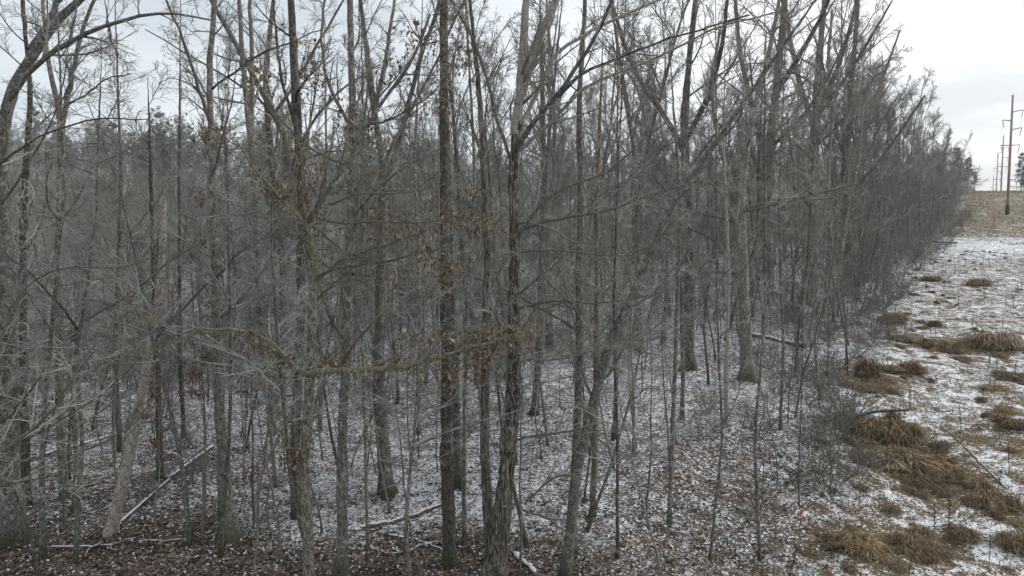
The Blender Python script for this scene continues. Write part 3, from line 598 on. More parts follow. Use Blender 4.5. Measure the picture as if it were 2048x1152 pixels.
hero('large dark tree rising behind the grey tree near the log', [(1540, 610, 28), (1530, 450, 26), (1535, 330, 24), (1552, 180, 20), (1565, 60, 16), (1570, -5, 14)], seed=39, mtr='dark', auto=11, alen=5.5, ext=5, s=12,
     limbs=[([(1535, 320), (1500, 200), (1478, 100), (1470, -5)], 13, 7, 2, 'dark'), ([(1550, 190), (1600, 110), (1640, 40), (1660, -5)], 12, 6, -2, 'dark'), ([(1535, 300), (1600, 240), (1650, 170), (1700, 60)], 9, 3, -3, 'dark')], minr=.008)
hero('thick grey edge tree fanning into many upright limbs', [(1622, 610, 28), (1625, 480, 25), (1628, 300, 24), (1632, 220, 22), (1640, 100, 16), (1650, -5, 12)], seed=40, mtr='grey', auto=12, alen=5.5, ext=5,
     limbs=[([(1630, 260), (1600, 170), (1580, 80), (1570, -5)], 12, 6, 2), ([(1632, 240), (1670, 150), (1700, 60), (1715, -5)], 12, 6, -1), ([(1632, 230), (1690, 160), (1750, 60), (1785, 0)], 9, 3, -2), ([(1628, 320), (1560, 260), (1520, 180)], 8, 3, 0)], minr=.008)
hero('edge tree with low fanned limbs, last big one before the clearing', [(1700, 590, 22), (1692, 450, 20), (1690, 330, 19), (1700, 200, 15), (1712, 60, 11)], seed=41, mtr='furrow', auto=15, alen=5.5, ext=4, at0=.12,
     limbs=[([(1690, 320), (1665, 230), (1655, 130), (1665, 20)], 10, 5, 2), ([(1692, 330), (1740, 230), (1775, 130), (1800, 60)], 9, 3, -2), ([(1690, 400), (1760, 320), (1810, 250), (1850, 190)], 7, 3, -2)], minr=.008)
# more named near and middle trees
extra = [
    (240, 905, 13, 235, 'dark', 'slim dark trunk just left of where the snag crosses the slope'),
    (368, 880, 11, 360, 'dark', 'thin dark stem beside the upper end of the leaning logs'),
    (640, 860, 12, 650, 'grey', 'thin stem seen just right of the leafy oak trunk'),
    (835, 870, 14, 838, 'grey', 'slender grey stem between the heavy-footed tree and the branchless trunk'),
    (1070, 830, 20, 1110, 'patchy', 'slanting dark trunk close behind the big shaggy central tree'),
    (1228, 880, 11, 1235, 'grey', 'thin upright stem right of the leaning lichen-flecked tree'),
    (1325, 690, 12, 1330, 'dark', 'thin dark trunk on the snow left of the stout dark tree'),
    (1418, 770, 8, 1420, 'dark', 'pencil-thin stem between stout dark tree and the pale slender tree'),
    (1590, 745, 9, 1625, 'dark', 'thin dark stem slanting right across the fallen log on snow'),
    (1560, 860, 10, 1568, 'grey', 'slim grey sapling tree on the slope below the fallen log'),
    (1640, 800, 9, 1650, 'grey', 'thin grey stem at the brushy wood edge above the straw mound'),
    (1520, 1120, 12, 1530, 'grey', 'small pale-stemmed tree near the foot of the slope by the green fern'),
    (1420, 1120, 9, 1432, 'grey', 'thin sapling tree in the lower slope left of the dark green fern'),
    (1235, 1120, 9, 1245, 'dark', 'thin dark sapling tree right of the twin-stemmed tree\'s foot'),
    (85, 1120, 14, 120, 'patchy', 'slender mottled tree near the ground branches in the lower left corner'),
    (735, 1100, 9, 725, 'grey', 'thin sapling tree by the crossed snowy poles on the ground'),
]
for i, (bx, by, w_, tx, mm, lb) in enumerate(extra):
    r_ = np.random.default_rng(900 + i); mid = (bx + tx) / 2 + r_.normal(0, 6)
    ytop = 150 if by > 820 else 330
    w_ *= .72 if bx > 1400 else .9; q1 = r_.normal(0, 9); q2 = r_.normal(0, 9)
    hero(lb, [(bx, by, w_ * 1.15), (bx * .75 + tx * .25 + q1, by * .75 + ytop * .25, w_), (mid, (by + ytop) / 2, w_ * .8), (bx * .25 + tx * .75 + q2, by * .25 + ytop * .75, w_ * .6), (tx, ytop, w_ * .4)], seed=60 + i, auto=11, at0=.22, mtr=mm, ml='limb' if i % 2 else 'limbdark', ext=3.5, alen=2.4 if by > 820 else 3, aang=58, kk=(6, 4, 3), s=9)
# off-frame tree at the left whose fine branches reach in
hero('near tree just outside the left edge whose pale arching twigs reach in low', [(-110, 1152, 24), (-100, 800, 22), (-90, 500, 18), (-80, 200, 14)], Y=10.5, auto=6, seed=90, ext=1, alen=2.5,
     limbs=[([(-105, 960), (-20, 915), (60, 870), (110, 815), (150, 750), (185, 705)], 10, 3, -1), ([(-100, 900), (0, 850), (50, 800), (100, 720)], 7, 2, -1.2), ([(-95, 760), (-10, 700), (30, 620), (70, 520)], 6, 2, .6),
            ([(20, 890), (110, 850), (200, 790), (280, 720)], 5, 2, -.5), ([(-90, 500), (-20, 440), (60, 330), (150, 150)], 7, 2, -.8, 'limbdark'), ([(-85, 380), (0, 330), (90, 260), (200, 235), (300, 240)], 6, 2, .4, 'limbdark'), ([(-95, 880), (0, 960), (80, 975), (150, 970)], 5, 2, -.5)], kk=(6, 4, 3), minr=.0032)

# hanging pale dead branch
P = at(0, 0, 1)
def px_path(pts, Y, w0, w1, n=16, dY=0):
    k = len(pts); W = [np.r_[at(a, b, Y + dY * j / (k - 1)), (w0 + (w1 - w0) * j / (k - 1)) * Y / F / 2] for j, (a, b) in enumerate(pts)]
    return resample(W, n)
Lb = px_path([(556, 882), (540, 905), (522, 950), (512, 985), (510, 1025), (518, 1065), (514, 1095), (506, 1150)], 14.2, 7, 4)
b0 = Lb[0, :3].copy(); t = thing('dead_branch', 'crooked bleached dead branch hanging down left of the leafy oak', 'branch', b0)
link('stem', tube_mesh('stem', [(Lb[None, :, :3] - b0, Lb[None, :, 3], 7)], M['pale']), t)
A, RA = spawn(Lb[None, :, :3] - b0, Lb[None, :, 3], 7, .1, .95, 45, .15, 5, .4, -.02, .1, .004)
link('twigs', tube_mesh('twigs', [(A, RA, 4)], M['pale']), t, 'stuff')

# ------------------------------------------------------------------ hanging leaves
def leaf_mesh(seed, m, L_=.13):
    r = np.random.default_rng(seed); n = 5; V = []
    for i in range(n):
        t_ = i / (n - 1); wv_ = L_ * .30 * math.sin(PI * (.08 + .86 * t_)) * r.uniform(.7, 1.25)
        bend = .5 * L_ * t_ * t_; z = -L_ * t_ * .85
        fold = wv_ * r.uniform(.5, 1.1)
        V += [(-wv_, bend + fold, z + r.normal(0, .005)), (0, bend, z), (wv_, bend + fold * r.uniform(.3, 1), z + r.normal(0, .005))]
    Fq = []
    for i in range(n - 1):
        a = i * 3; Fq += [(a, a + 1, a + 4, a + 3), (a + 1, a + 2, a + 5, a + 4)]
    return make_mesh('leaf', np.array(V), [np.array(Fq)], m)
LEAF = [leaf_mesh(i, M['leaf'], .11 + .02 * i) for i in range(4)] + [leaf_mesh(9, M['tanleaf'], .13)]
def put_leaf(parent, p, r, me=None, s=1.0):
    o = link('leaf', me or LEAF[r.integers(0, 5) if r.random() < .2 else r.integers(0, 4)], parent)
    o.location = p; o.rotation_euler = (r.normal(0, .5), r.normal(0, .5), r.uniform(0, 2 * PI)); k = r.uniform(.55, 1.1) * s; o.scale = (k, k, k)
r = np.random.default_rng(5)
# clusters: pixel centres on the oak
clus = [(640, 770), (655, 735), (630, 740), (610, 725), (520, 690), (515, 665), (700, 775), (765, 745), (600, 755), (575, 725), (690, 745), (660, 790), (840, 755), (825, 740), (855, 770), (888, 740), (870, 700), (885, 680), (905, 715), (930, 700), (945, 670),
        (965, 690), (975, 660), (985, 700), (1010, 675), (1045, 650), (1065, 655), (1072, 640), (1055, 635), (800, 650), (1020, 655), (545, 370), (555, 385), (590, 375), (600, 385), (535, 365), (617, 420), (620, 455), (640, 440), (695, 455), (715, 240), (710, 245), (740, 440),
        (750, 415), (745, 420), (780, 470), (785, 455), (820, 440), (860, 530), (870, 545), (885, 540), (850, 500), (790, 560), (895, 530), (845, 450), (860, 385), (955, 385), (925, 425), (940, 450), (965, 440), (1000, 460), (835, 65), (840, 90), (620, 145), (625, 155), (800, 115),
        (780, 130), (700, 195), (590, 300), (615, 345), (680, 165), (615, 20), (370, 165), (375, 190), (415, 90), (418, 70), (300, 70), (285, 62), (940, 10), (945, 25), (920, 85), (915, 90), (1025, 70), (860, 70), (765, 290), (600, 965), (608, 975), (630, 830), (622, 940), (600, 940), (830, 190), (715, 270), (640, 345), (570, 390), (735, 320), (900, 230), (1025, 890), (1030, 905), (1035, 880)]
t0_, base0, B0, C0, D0 = HL[-1] if HL else (None,) * 5
oak = HL[0][0]; obase = HL[0][1]
nodes = np.concatenate([np.concatenate([h[3].reshape(-1, 3), h[4].reshape(-1, 3)]) for h in HL]) + obase
pr = np.stack([nodes[:, 0] / nodes[:, 1], nodes[:, 2] / nodes[:, 1]], 1)
cnt = 0; extra_l = []
for (cx, cy) in clus:
    d = ray(cx, cy); q = np.array([d[0] / d[1], d[2] / d[1]]); dist = np.linalg.norm(pr - q, axis=1)
    j = np.argsort(dist)[:8]; c0 = nodes[j[0]]
    extra_l.append(np.repeat(c0[None], 22, 0) - obase + r.normal(0, .16, (22, 3)) * [1.3, 1, 1] - [0, 0, .03])
    for m_ in range(3 if cnt < 290 else 0):
        if cnt >= 296: break
        c = nodes[j[m_ * 2]] if dist[j[m_ * 2]] < .03 else c0
        put_leaf(oak, c - obase + r.normal(0, .09, 3), r, None, .98); cnt += 1
# further, smaller leaves on the oak joined as one part
def leaf_cloud(pts, m, L_=.10, name='small_leaves', r=None):
    r = r or rng; N = len(pts); a = r.uniform(0, 2 * PI, N); s = r.uniform(.35, .6, N) * L_
    d = np.stack([np.cos(a) * .5, np.sin(a) * .5, -np.abs(r.normal(.8, .4, N))], 1); e_ = np.stack([-np.sin(a), np.cos(a), r.normal(0, .4, N)], 1)
    d = norm(d); S_ = s[:, None]
    c = np.cross(d, e_) * S_ * .5
    V = np.stack([pts, pts + d * S_ + e_ * S_ * .5 + c, pts + d * S_ * 2, pts + d * S_ - e_ * S_ * .5 + c], 1)
    i = np.arange(N)[:, None] * 4
    return make_mesh(name, V.reshape(-1, 3), [np.concatenate([i + np.array([[0, 1, 2]]), i + np.array([[0, 2, 3]])])], m, False)
sel = C0.reshape(-1, 3); k = r.random(len(sel)); zc = sel[:, 2] + obase[2]
sel = np.concatenate([sel[(k < .15) & (zc < 4)]] + extra_l)
link('small_leaves', leaf_cloud(sel, M['leaf'], .095, r=r), oak, 'stuff')

# red- and tan-leaved saplings (beech-like layers)
def leafy_sapling(label, px, py_base, py_top, Y, spread, m, seed, n_leaf=600, lsz=.10, tiers=9):
    r = np.random.default_rng(seed)
    c = at(px, py_base, Y); top = at(px, py_top, Y); g = height(c[0], c[1]); base = np.array([c[0], c[1], g])
    n = 10; H = top[2] - g; P = np.zeros((n, 3)); P[:, 2] = np.linspace(-.2, H, n); P[:, :2] = np.cumsum(r.normal(0, .05, (n, 2)), 0)
    R = np.linspace(.035, .008, n)
    t = thing('leafy_sapling', label, 'sapling', base)
    link('trunk', tube_mesh('trunk', [(P[None], R[None], 6)], M['limb']), t)
    lo = max(.1, 1 - (top[2] - c[2]) / H)
    A, RA = spawn(P[None], R[None], tiers, lo, .97, 70, spread / H, 7, .5, .0, .1, .006, r, lmin=spread * .5, lmax=spread * 1.2, flat=.6)
    B_, RB = spawn(A, RA, 7, .2, .98, 42, .35, 4, .5, 0, .12, .004, r, flat=.7)
    link('twigs', tube_mesh('twigs', [(A, RA, 4), (B_, RB, 3)], M['twig']), t, 'stuff')
    pts = np.concatenate([B_[:, 1:].reshape(-1, 3), A[:, 3:].reshape(-1, 3)])
    idx = r.integers(0, len(pts), n_leaf); pp = pts[idx] + r.normal(0, .05, (n_leaf, 3))
    link('leaves', leaf_cloud(pp, M[m], lsz * .75, 'leaves', r), t, 'stuff')
SAP = [('sapling holding dull red leaves in flat layers behind the broken snag top', 400, 800, 390, 17.5, 1.0, 'redleaf', 420),
       ('small orange-leaved sapling low between the snag and the large grey tree', 395, 800, 690, 16.5, .7, 'redleaf', 380),
       ('dark red leaf clump on a sapling beside the leaning snag', 310, 900, 745, 17, .5, 'redleaf', 420),
       ('reddish sapling right of the large grey tree, level with the oak\'s long branch', 500, 830, 600, 17, .9, 'redleaf', 380),
       ('red-leaved sapling behind the lichen-blotched tree near the oak fork', 690, 800, 400, 18, .8, 'redleaf', 200),
       ('low red-brown sapling over the hollow at far left', 145, 880, 520, 19, 1.3, 'redleaf', 380),
       ('rust-leaved bushy sapling at the far left middle, between slim trunks', 120, 900, 690, 17, .8, 'redleaf', 150),
       ('tan-leaved sapling at the lower left behind the crossing twigs', 235, 960, 720, 17, .6, 'tanleaf', 40),
       ('small sapling keeping a few tan leaves left of the leafy oak foot', 540, 900, 745, 16.5, .6, 'redleaf', 160)]
for i, (lb, a, b1, b2, Y, spd, mm, nl_) in enumerate(SAP): leafy_sapling(lb, a, b1, b2, Y, spd, mm, 700 + i, nl_)

# ------------------------------------------------------------------ fallen logs and poles on the ground
def log(label, pts, w0, w1, name='fallen_log', m='log', lift=0.0, forks=(), n=12, offs=None, s=9):
    P = []
    for j, (a, b) in enumerate(pts):
        h = hit(a, b); P.append(np.r_[h, 0])
    P = np.array(P); Ym = P[:, 1].mean()
    rad = np.linspace(w0, w1, len(P)) * Ym / F / 2; P[:, 3] = rad
    Q_ = resample(P, n); base = Q_[0, :3].copy(); Q_[:, 3] *= 1 + .12 * rng.normal(size=n); Q_[1:-1, :2] += rng.normal(0, .025, (n - 2, 2))
    Q_[:, 2] = height(Q_[:, 0], Q_[:, 1]) * .5 + (np.linspace(Q_[0, 2], Q_[-1, 2], n)) * .5 + Q_[:, 3] * .45 + lift
    base = Q_[0, :3].copy()
    t = thing(name, label, 'log' if 'log' in name else 'branch', base)
    v, q, e_ = tubes(Q_[None, :, :3] - base, Q_[None, :, 3], 8, .06, True)
    link('bole', make_mesh('bole', v, [q, e_], M[m]), t)
    for (fp, f0, f1) in forks:
        W = np.array([np.r_[hit(a, b) + [0, 0, .12], 0] for a, b in fp]); W[:, 3] = np.linspace(f0, f1, len(W)) * Ym / F / 2
        W = resample(W, 8); link('limb', tube_mesh('limb', [(W[None, :, :3] - base, W[None, :, 3], 6)], M[m], .05), t)
    A, RA = spawn(Q_[None, :, :3] - base, Q_[None, :, 3], 7, .2, .95, 50, .14, 5, .3, .04, .12, .006)
    link('twigs', tube_mesh('twigs', [(A, RA, 4)], M['limb']), t, 'stuff')
    return t
log('dark fallen log with snow along its top on the open snowy slope', [(1502, 672), (1550, 682), (1610, 696)], 13, 11)
log('mossy fallen log with a snowy edge just left of the straight branchless trunk', [(736, 1056), (790, 1046), (840, 1030), (882, 1012)], 12, 9)
log('thin snow-lined pole lying just above the mossy fallen log', [(735, 1053), (770, 1040), (800, 1033)], 6, 4, 'fallen_branch')
log('snowy pole crossing low between the branchless trunk and the lichen-blotched tree', [(782, 1112), (830, 1100), (885, 1085)], 9, 6, 'fallen_branch')
log('snow-covered pole slanting down to the right under the crossed poles', [(775, 1072), (830, 1082), (885, 1105)], 8, 6, 'fallen_branch')
log('short snowy branch on leaves at the left end of the crossed poles', [(740, 1098), (790, 1113)], 7, 4, 'fallen_branch')
log('snow-topped log running down out of the picture right of the central tree\'s foot', [(1026, 1112), (1052, 1132), (1072, 1152)], 15, 13)
log('long snow-topped dead branch forking on the leaf litter at lower left', [(95, 1098), (150, 1100), (200, 1098), (250, 1085), (290, 1070)], 8, 3, 'fallen_branch', forks=[([(200, 1098), (178, 1106), (172, 1120)], 5, 2)])
log('flat snow-edged log lying behind the forked branch at lower left', [(275, 1086), (330, 1083), (400, 1078)], 8, 5)
log('dark half-buried log on the shaded bank behind the thick left tree', [(60, 925), (120, 900), (170, 890), (220, 875)], 14, 8)
log('far snowy log crossing the hollow behind the leafy oak', [(540, 795), (575, 793), (600, 791)], 6, 5)
log('small snow-dusted log at the brow of the clearing', [(1868, 484), (1890, 486), (1915, 486)], 5, 3)
# leaning logs: lower end on ground, upper end raised
for (a, b, c, d, w_, lb, m_) in [(238, 1052, 340, 958, 9, 'snow-whitened leaning log running from the snag foot up to the right', 'log'), (335, 965, 425, 893, 12, 'dark-ended leaning log carrying snow, upper one of the leaning pair', 'log'), (320, 965, 408, 893, 4, 'thin dark pole lying along the top of the leaning pair of logs', 'log')]:
    p = hit(a, b); Y1 = p[1]; q = at(c, d, Y1 + 2.2); q[2] = max(q[2], height(q[0], q[1]) + .1)
    W = np.array([np.r_[p + [0, 0, w_ * Y1 / F / 2], w_ * Y1 / F / 2], np.r_[q, w_ * .85 * Y1 / F / 2]]); W = resample(W, 12)
    t = thing('leaning_log', lb, 'log', W[0, :3]); v, q_, e_ = tubes(W[None, :, :3] - W[0, :3], W[None, :, 3], 8, .06, True)
    link('bole', make_mesh('bole', v, [q_, e_], M[m_]), t)
# arching fallen limb over the straw mound
Lb = [hit(1680, 890) , hit(1705, 862) + [0, 0, .5], hit(1750, 880) + [0, 0, 1.0], hit(1815, 885) + [0, 0, 1.1]]
W = resample(np.array([np.r_[p, r_] for p, r_ in zip(Lb, (.03, .045, .05, .04))]), 12)
t = thing('fallen_limb', 'dark limb arching over the top of the big straw mound', 'branch', W[0, :3])
link('stem', tube_mesh('stem', [(W[None, :, :3] - W[0, :3], W[None, :, 3], 7)], M['limbdark']), t)
A, RA = spawn(W[None, :, :3] - W[0, :3], W[None, :, 3], 9, .1, .95, 45, .35, 6, .5, -.02, .12, .006); B_, RB = spawn(A, RA, 5, .1, .95, 40, .4, 4, .5, 0, .14, .004)
link('twigs', tube_mesh('twigs', [(A, RA, 4), (B_, RB, 3)], M['twigfar']), t, 'stuff')
Lb = [hit(1880, 850), hit(1930, 905) + [0, 0, .15], hit(1975, 950) + [0, 0, .1], hit(2020, 985)]
W = resample(np.array([np.r_[p, r_] for p, r_ in zip(Lb, (.012, .022, .026, .03))]), 12)
t = thing('fallen_limb', 'dark brushy limb lying on snow right of the big straw mound', 'branch', W[0, :3])
link('stem', tube_mesh('stem', [(W[None, :, :3] - W[0, :3], W[None, :, 3], 7)], M['limbdark']), t)
A, RA = spawn(W[None, :, :3] - W[0, :3], W[None, :, 3], 14, .05, .95, 40, .3, 6, .5, .0, .12, .006); B_, RB = spawn(A, RA, 6, .1, .95, 40, .4, 4, .5, 0, .14, .004)
link('twigs', tube_mesh('twigs', [(A, RA, 4), (B_, RB, 3)], M['twigfar']), t, 'stuff')

# ------------------------------------------------------------------ utility poles
def pole(loc, H, arms, label, m='pole', r0=.24, wrap=True, rz=0):
    t = thing('utility_pole', label, 'utility pole', loc)
    P = np.array([[0, 0, -.5], [0, 0, H * .5], [0, 0, H]]); R = np.array([r0, r0 * .82, r0 * .62])
    v, q, e_ = tubes(P[None], R[None], 8, 0, True)
    link('shaft', make_mesh('shaft', v, [q, e_], M[m]), t)
    link('cap', tube_mesh('cap', [(np.array([[[0, 0, H], [0, 0, H + .12], [0, 0, H + .3]]]), np.array([[r0 * .66, r0 * .5, .02]]), 8)], M['metal']), t)
    if wrap:
        v, q, e_ = tubes(np.array([[[0, 0, .1], [0, 0, .9], [0, 0, 1.75]]]), np.array([[r0 * 1.35, r0 * 1.33, r0 * 1.3]]), 8, 0, True)
        link('base_wrap', make_mesh('base_wrap', v, [q, e_], M['polebase']), t)
    for (z, x0, x1, up_) in arms:
        a = link('crossarm', tube_mesh('crossarm', [(np.array([[[x0, 0, z], [(x0 + x1) / 2, 0, z + up_ * .6], [x1, 0, z + up_]]]), np.array([[.09, .075, .06]]), 6)], M['metal']), t)
        for xe in ((x1,) if abs(x0) < .3 else (x0, x1)):
            zz = z + (up_ if xe == x1 else 0)
            sg = -1 if xe > 0 else 1
            link('insulator', tube_mesh('insulator', [(np.array([[[xe, 0, zz], [xe + sg * .15, 0, zz - .45], [xe + sg * .35, 0, zz - 1.3]]]), np.array([[.05, .07, .05]]), 6)], M['polefar']), a)
    return t
p = hit(2014, 432); Yp = 118.0; p = at(2014, 432, Yp); p[2] = height(p[0], p[1])
k = Yp / F
def rowz(py): return at(2014, py, Yp)[2] - p[2]
pole(p, rowz(192), [(rowz(224), .2, 1.9, .35), (rowz(241), -.2, -1.55, .05), (rowz(259), .2, 1.8, .3), (rowz(291), -1.6, 1.6, .1)], 'tall rust-brown pole with black wrapped foot, nearest on the hill')
for Yq, px, top, lb in ((200, 2001, 272, 'grey pole second along the line, rising behind the hill crest'), (270, 1991.5, 308, 'thin grey pole third along the line behind the crest'), (350, 1985, 354, 'faint farthest pole at the end of the line')):
    q = at(px, 400, Yq); q[2] = height(q[0], q[1]); H = at(px, top, Yq)[2] - q[2]
    pole(q, H, [(H * .82, .15, 1.7, .2), (H * .75, -.15, -1.4, 0), (H * .68, .15, 1.6, .2), (H * .55, -1.5, 1.5, 0)], lb, 'polefar', .24, False)

PT = [at(2014, 432, 118.0)]
for Yq, px in ((200, 2001), (270, 1991.5), (350, 1985)): PT.append(at(px, 400, Yq))
PT = [np.array([q[0], q[1], float(height(q[0], q[1]))]) for q in PT]
HH = [rowz(192)] + [at(px, top, Yq)[2] - q[2] for (Yq, px, top), q in zip(((200, 2001, 272), (270, 1991.5, 308), (350, 1985, 354)), PT[1:])]
PTS = PT
for (fz, dx, lb) in ((.82, 1.75, 'upper thin power line sagging from pole to pole on the outer side'), (.76, -1.5, 'thin power line sagging from pole to pole on the wood side'), (.66, 1.7, 'lower thin power line sagging from pole to pole on the outer side')):
    W = []
    for a_, b_, ha, hb in zip(PTS[:-1], PTS[1:], HH[:-1], HH[1:]):
        for t_ in np.linspace(0, 1, 9)[:-1]:
            q = a_ * (1 - t_) + b_ * t_; W.append((q[0] + dx, q[1], q[2] + (ha * (1 - t_) + hb * t_) * fz - 4 * t_ * (1 - t_) * 1.6))
    W = np.array(W); o = link('power_line', tube_mesh('power_line', [((W - W[0])[None], np.full((1, len(W)), .014), 5)], M['metal']), loc=W[0]); tag(o, lb, 'power line')
# ------------------------------------------------------------------ woods: background trees, understory, shrubs
def build(name, label, cat, parts, x, y, scale, rz, group, tilt=(0, 0), names=('trunk', 'crown'), kinds=(None, 'stuff')):
    t = thing(name, label, cat, (x, y, float(height(x, y)) - .05), rz, scale, group, tilt)
    for me, nm, kd in zip(parts, names, kinds): link(nm, me, t, kd)
    return t
HX = np.array(HERO_XY)
def clear(x, y, d): return np.min(np.hypot(HX[:, 0] - x, HX[:, 1] - y)) > d
placed = []
def pick(r, n, y0, y1, t0, t1, mind, maxu=-1.0, pw=.6):
    res = []; tries = 0
    while len(res) < n and tries < n * 60:
        tries += 1
        y_ = y0 + (y1 - y0) * r.random() ** pw; x_ = y_ * r.uniform(t0, t1)
        if x_ > edge(y_) + maxu: continue
        if not clear(x_, y_, mind * .6): continue
        if any((x_ - a) ** 2 + (y_ - b_) ** 2 < mind ** 2 for a, b_ in placed[-600:]): continue
        placed.append((x_, y_)); res.append((x_, y_))
    return res
r = np.random.default_rng(33)
NB = 0
LAND = ((0, 'near the thick left-edge tree'), (230, 'behind the leaning dead snag'), (400, 'around the large mossy-footed tree'), (560, 'behind the leafy oak'), (730, 'behind the straight branchless trunk'),
        (930, 'behind the shaggy central tree'), (1110, 'behind the right-leaning tree'), (1300, 'around the stout dark tree'), (1440, 'around the tree near the log'), (1580, 'close to the brushy wood edge'))
def where(x, y):
    px = 1024 + F * x / y; w_ = LAND[0][1]
    for a_, t_ in LAND:
        if px >= a_: w_ = t_
    return w_
GR = {'slope': ('bare grey tree in the crowd of trunks behind the snowy slope', 'trees crowded behind the snowy slope'),
      'hollow': ('bare grey tree standing down in the hollow at the left', 'trees down in the left hollow')}
# mid wood: 24..75 m
for (x, y) in pick(r, 120, 27, 80, -.42, .62, 2.2, -1.5, .62):
    t_ = x / y
    if y < 34 and .12 < t_ < .5: continue                   # open snow on the slope
    v = VAR[r.integers(0, NCAN)]; g_ = GR['slope'] if t_ > -.2 else GR['hollow']
    wh = where(x, y); dp = 'nearer' if y < 50 else 'farther'; g_ = (dp + ' bare grey trunk ' + wh, dp + ' bare trees ' + wh)
    build('bare_tree', g_[0], 'tree', v[:2], x, y, r.uniform(.72, 1.12), r.uniform(0, 6.28), g_[1], (r.normal(0, .04), r.normal(0, .04)))
# left hollow, thinner and lower so the sky stays open above
for (x, y) in pick(r, 62, 34, 90, -.95, -.38, 3.0, -1.5, .7):
    v = VAR[r.integers(0, NCAN)]; g_ = GR['hollow']
    wh = where(x, y); dp = 'nearer' if y < 60 else 'farther'; g_ = (dp + ' bare tree down in the hollow ' + wh, dp + ' hollow trees ' + wh)
    build('bare_tree', g_[0], 'tree', v[:2], x, y, r.uniform(.55, .85), r.uniform(0, 6.28), g_[1], (r.normal(0, .03), r.normal(0, .03)))
# edge row beside the clearing
yy = 40.0
while yy < 185:
    hgt = np.interp(yy, [30, 60, 76, 90, 118, 168, 190], [18, 20.5, 20.5, 17, 13.5, 9, 8])
    for rep in range(2 if yy < 80 else 3):
        y_ = yy + r.uniform(0, 1.5); x_ = float(edge(y_)) - 2.0 - rep * 2.2 - r.uniform(0, 1.2)
        if clear(x_, y_, 1.5):
            v = EDGE[r.integers(0, 3)]
            sg = next(t_ for lim, t_ in ((52, 'at the near tall end of the row'), (70, 'in the tall part of the row'), (92, 'where the row starts to step down'), (125, 'beside the flat snowy brow'), (999, 'in the low end of the row by the hill crest')) if y_ < lim)
            build('edge_tree', 'grey many-limbed clearing-edge tree ' + sg, 'tree', v[:2], x_, y_, hgt * r.uniform(.8, 1.08) / 17, r.uniform(0, 6.28), 'clearing-edge trees ' + sg, (r.normal(0, .03), r.normal(0, .04)))
        placed.append((x_, y_))
    yy += 2.6 + yy * .018
for (x, y) in pick(r, 140, 18, 66, -.8, .62, 1.3, -1.0, .7):
    if y < 32 and .15 < x / y < .45 and r.random() < .6: continue
    v = UND[r.integers(0, 4)]
    wh = where(x, y); dp = 'near' if y < 36 else 'distant'
    build('understory_tree', 'small %s tree of fine spreading twigs ' % dp + wh, 'tree', v[:2], x, y, r.uniform(.6, 1.1), r.uniform(0, 6.28), 'small %s understory trees ' % dp + wh, (r.normal(0, .07), r.normal(0, .07)))
for (x, y) in pick(r, 260, 15.5, 50, -.8, .66, .5, .3, .8):
    v = WHIP[r.integers(0, 4)]
    wh = where(x, y)
    build('bare_sapling', 'thin bare upright sapling ' + wh, 'sapling', v, x, y, r.uniform(.6, 1.5), r.uniform(0, 6.28), 'thin saplings ' + wh, (r.normal(0, .06), r.normal(0, .06)), ('stem', 'twigs'))
for (x, y) in pick(r, 42, 13.8, 23, -.78, .24, .9, -1.0, .9):
    if y < 18.5 and 170 < 1024 + F * x / y < 360: continue
    v = UNDN[r.integers(0, 3)]; wh = where(x, y)
    build('spreading_sapling', 'young tree of pale tangled side twigs ' + wh, 'tree', v[:2], x, y, r.uniform(.7, 1.15), r.uniform(0, 6.28), 'pale-twigged young trees ' + wh, (r.normal(0, .12), r.normal(0, .12)))
# shrubs: dense at the wood edge
sy = 19.0; ns = 0
while sy < 120:
    for rep in range(3 if sy < 34 else 4):
        y_ = sy + r.uniform(0, 1.2); x_ = float(edge(y_)) + r.uniform(-5.5, .7) if rep else float(edge(y_)) + r.uniform(-1, .6)
        v = SHR[r.integers(0, 3)]
        sg = next(t_ for lim, t_ in ((24, 'at the near wood edge below the straw mound'), (32, 'at the wood edge beside the straw mound'), (45, 'at the wood edge above the straw mound'), (70, 'along the wood edge halfway to the hill'), (999, 'at the far wood edge near the hill')) if y_ < lim)
        build('bare_shrub', 'leafless grey-brown shrub ' + sg, 'shrub', v, x_, y_, r.uniform(.5, 1.0) * (1 + .5 * (y_ > 40)), r.uniform(0, 6.28), 'shrubs ' + sg, names=('stems', 'twigs'))
    sy += .9 + sy * (.02 if sy < 50 else .05)
for (x, y) in pick(r, 60, 16, 40, -.8, .1, .8, -1, .8):
    v = SHR[r.integers(0, 3)]
    build('forest_shrub', 'low leafless twiggy shrub growing under the near trees', 'shrub', v, x, y, r.uniform(.3, .75), r.uniform(0, 6.28), 'shrubs under the near trees', names=('stems', 'twigs'))

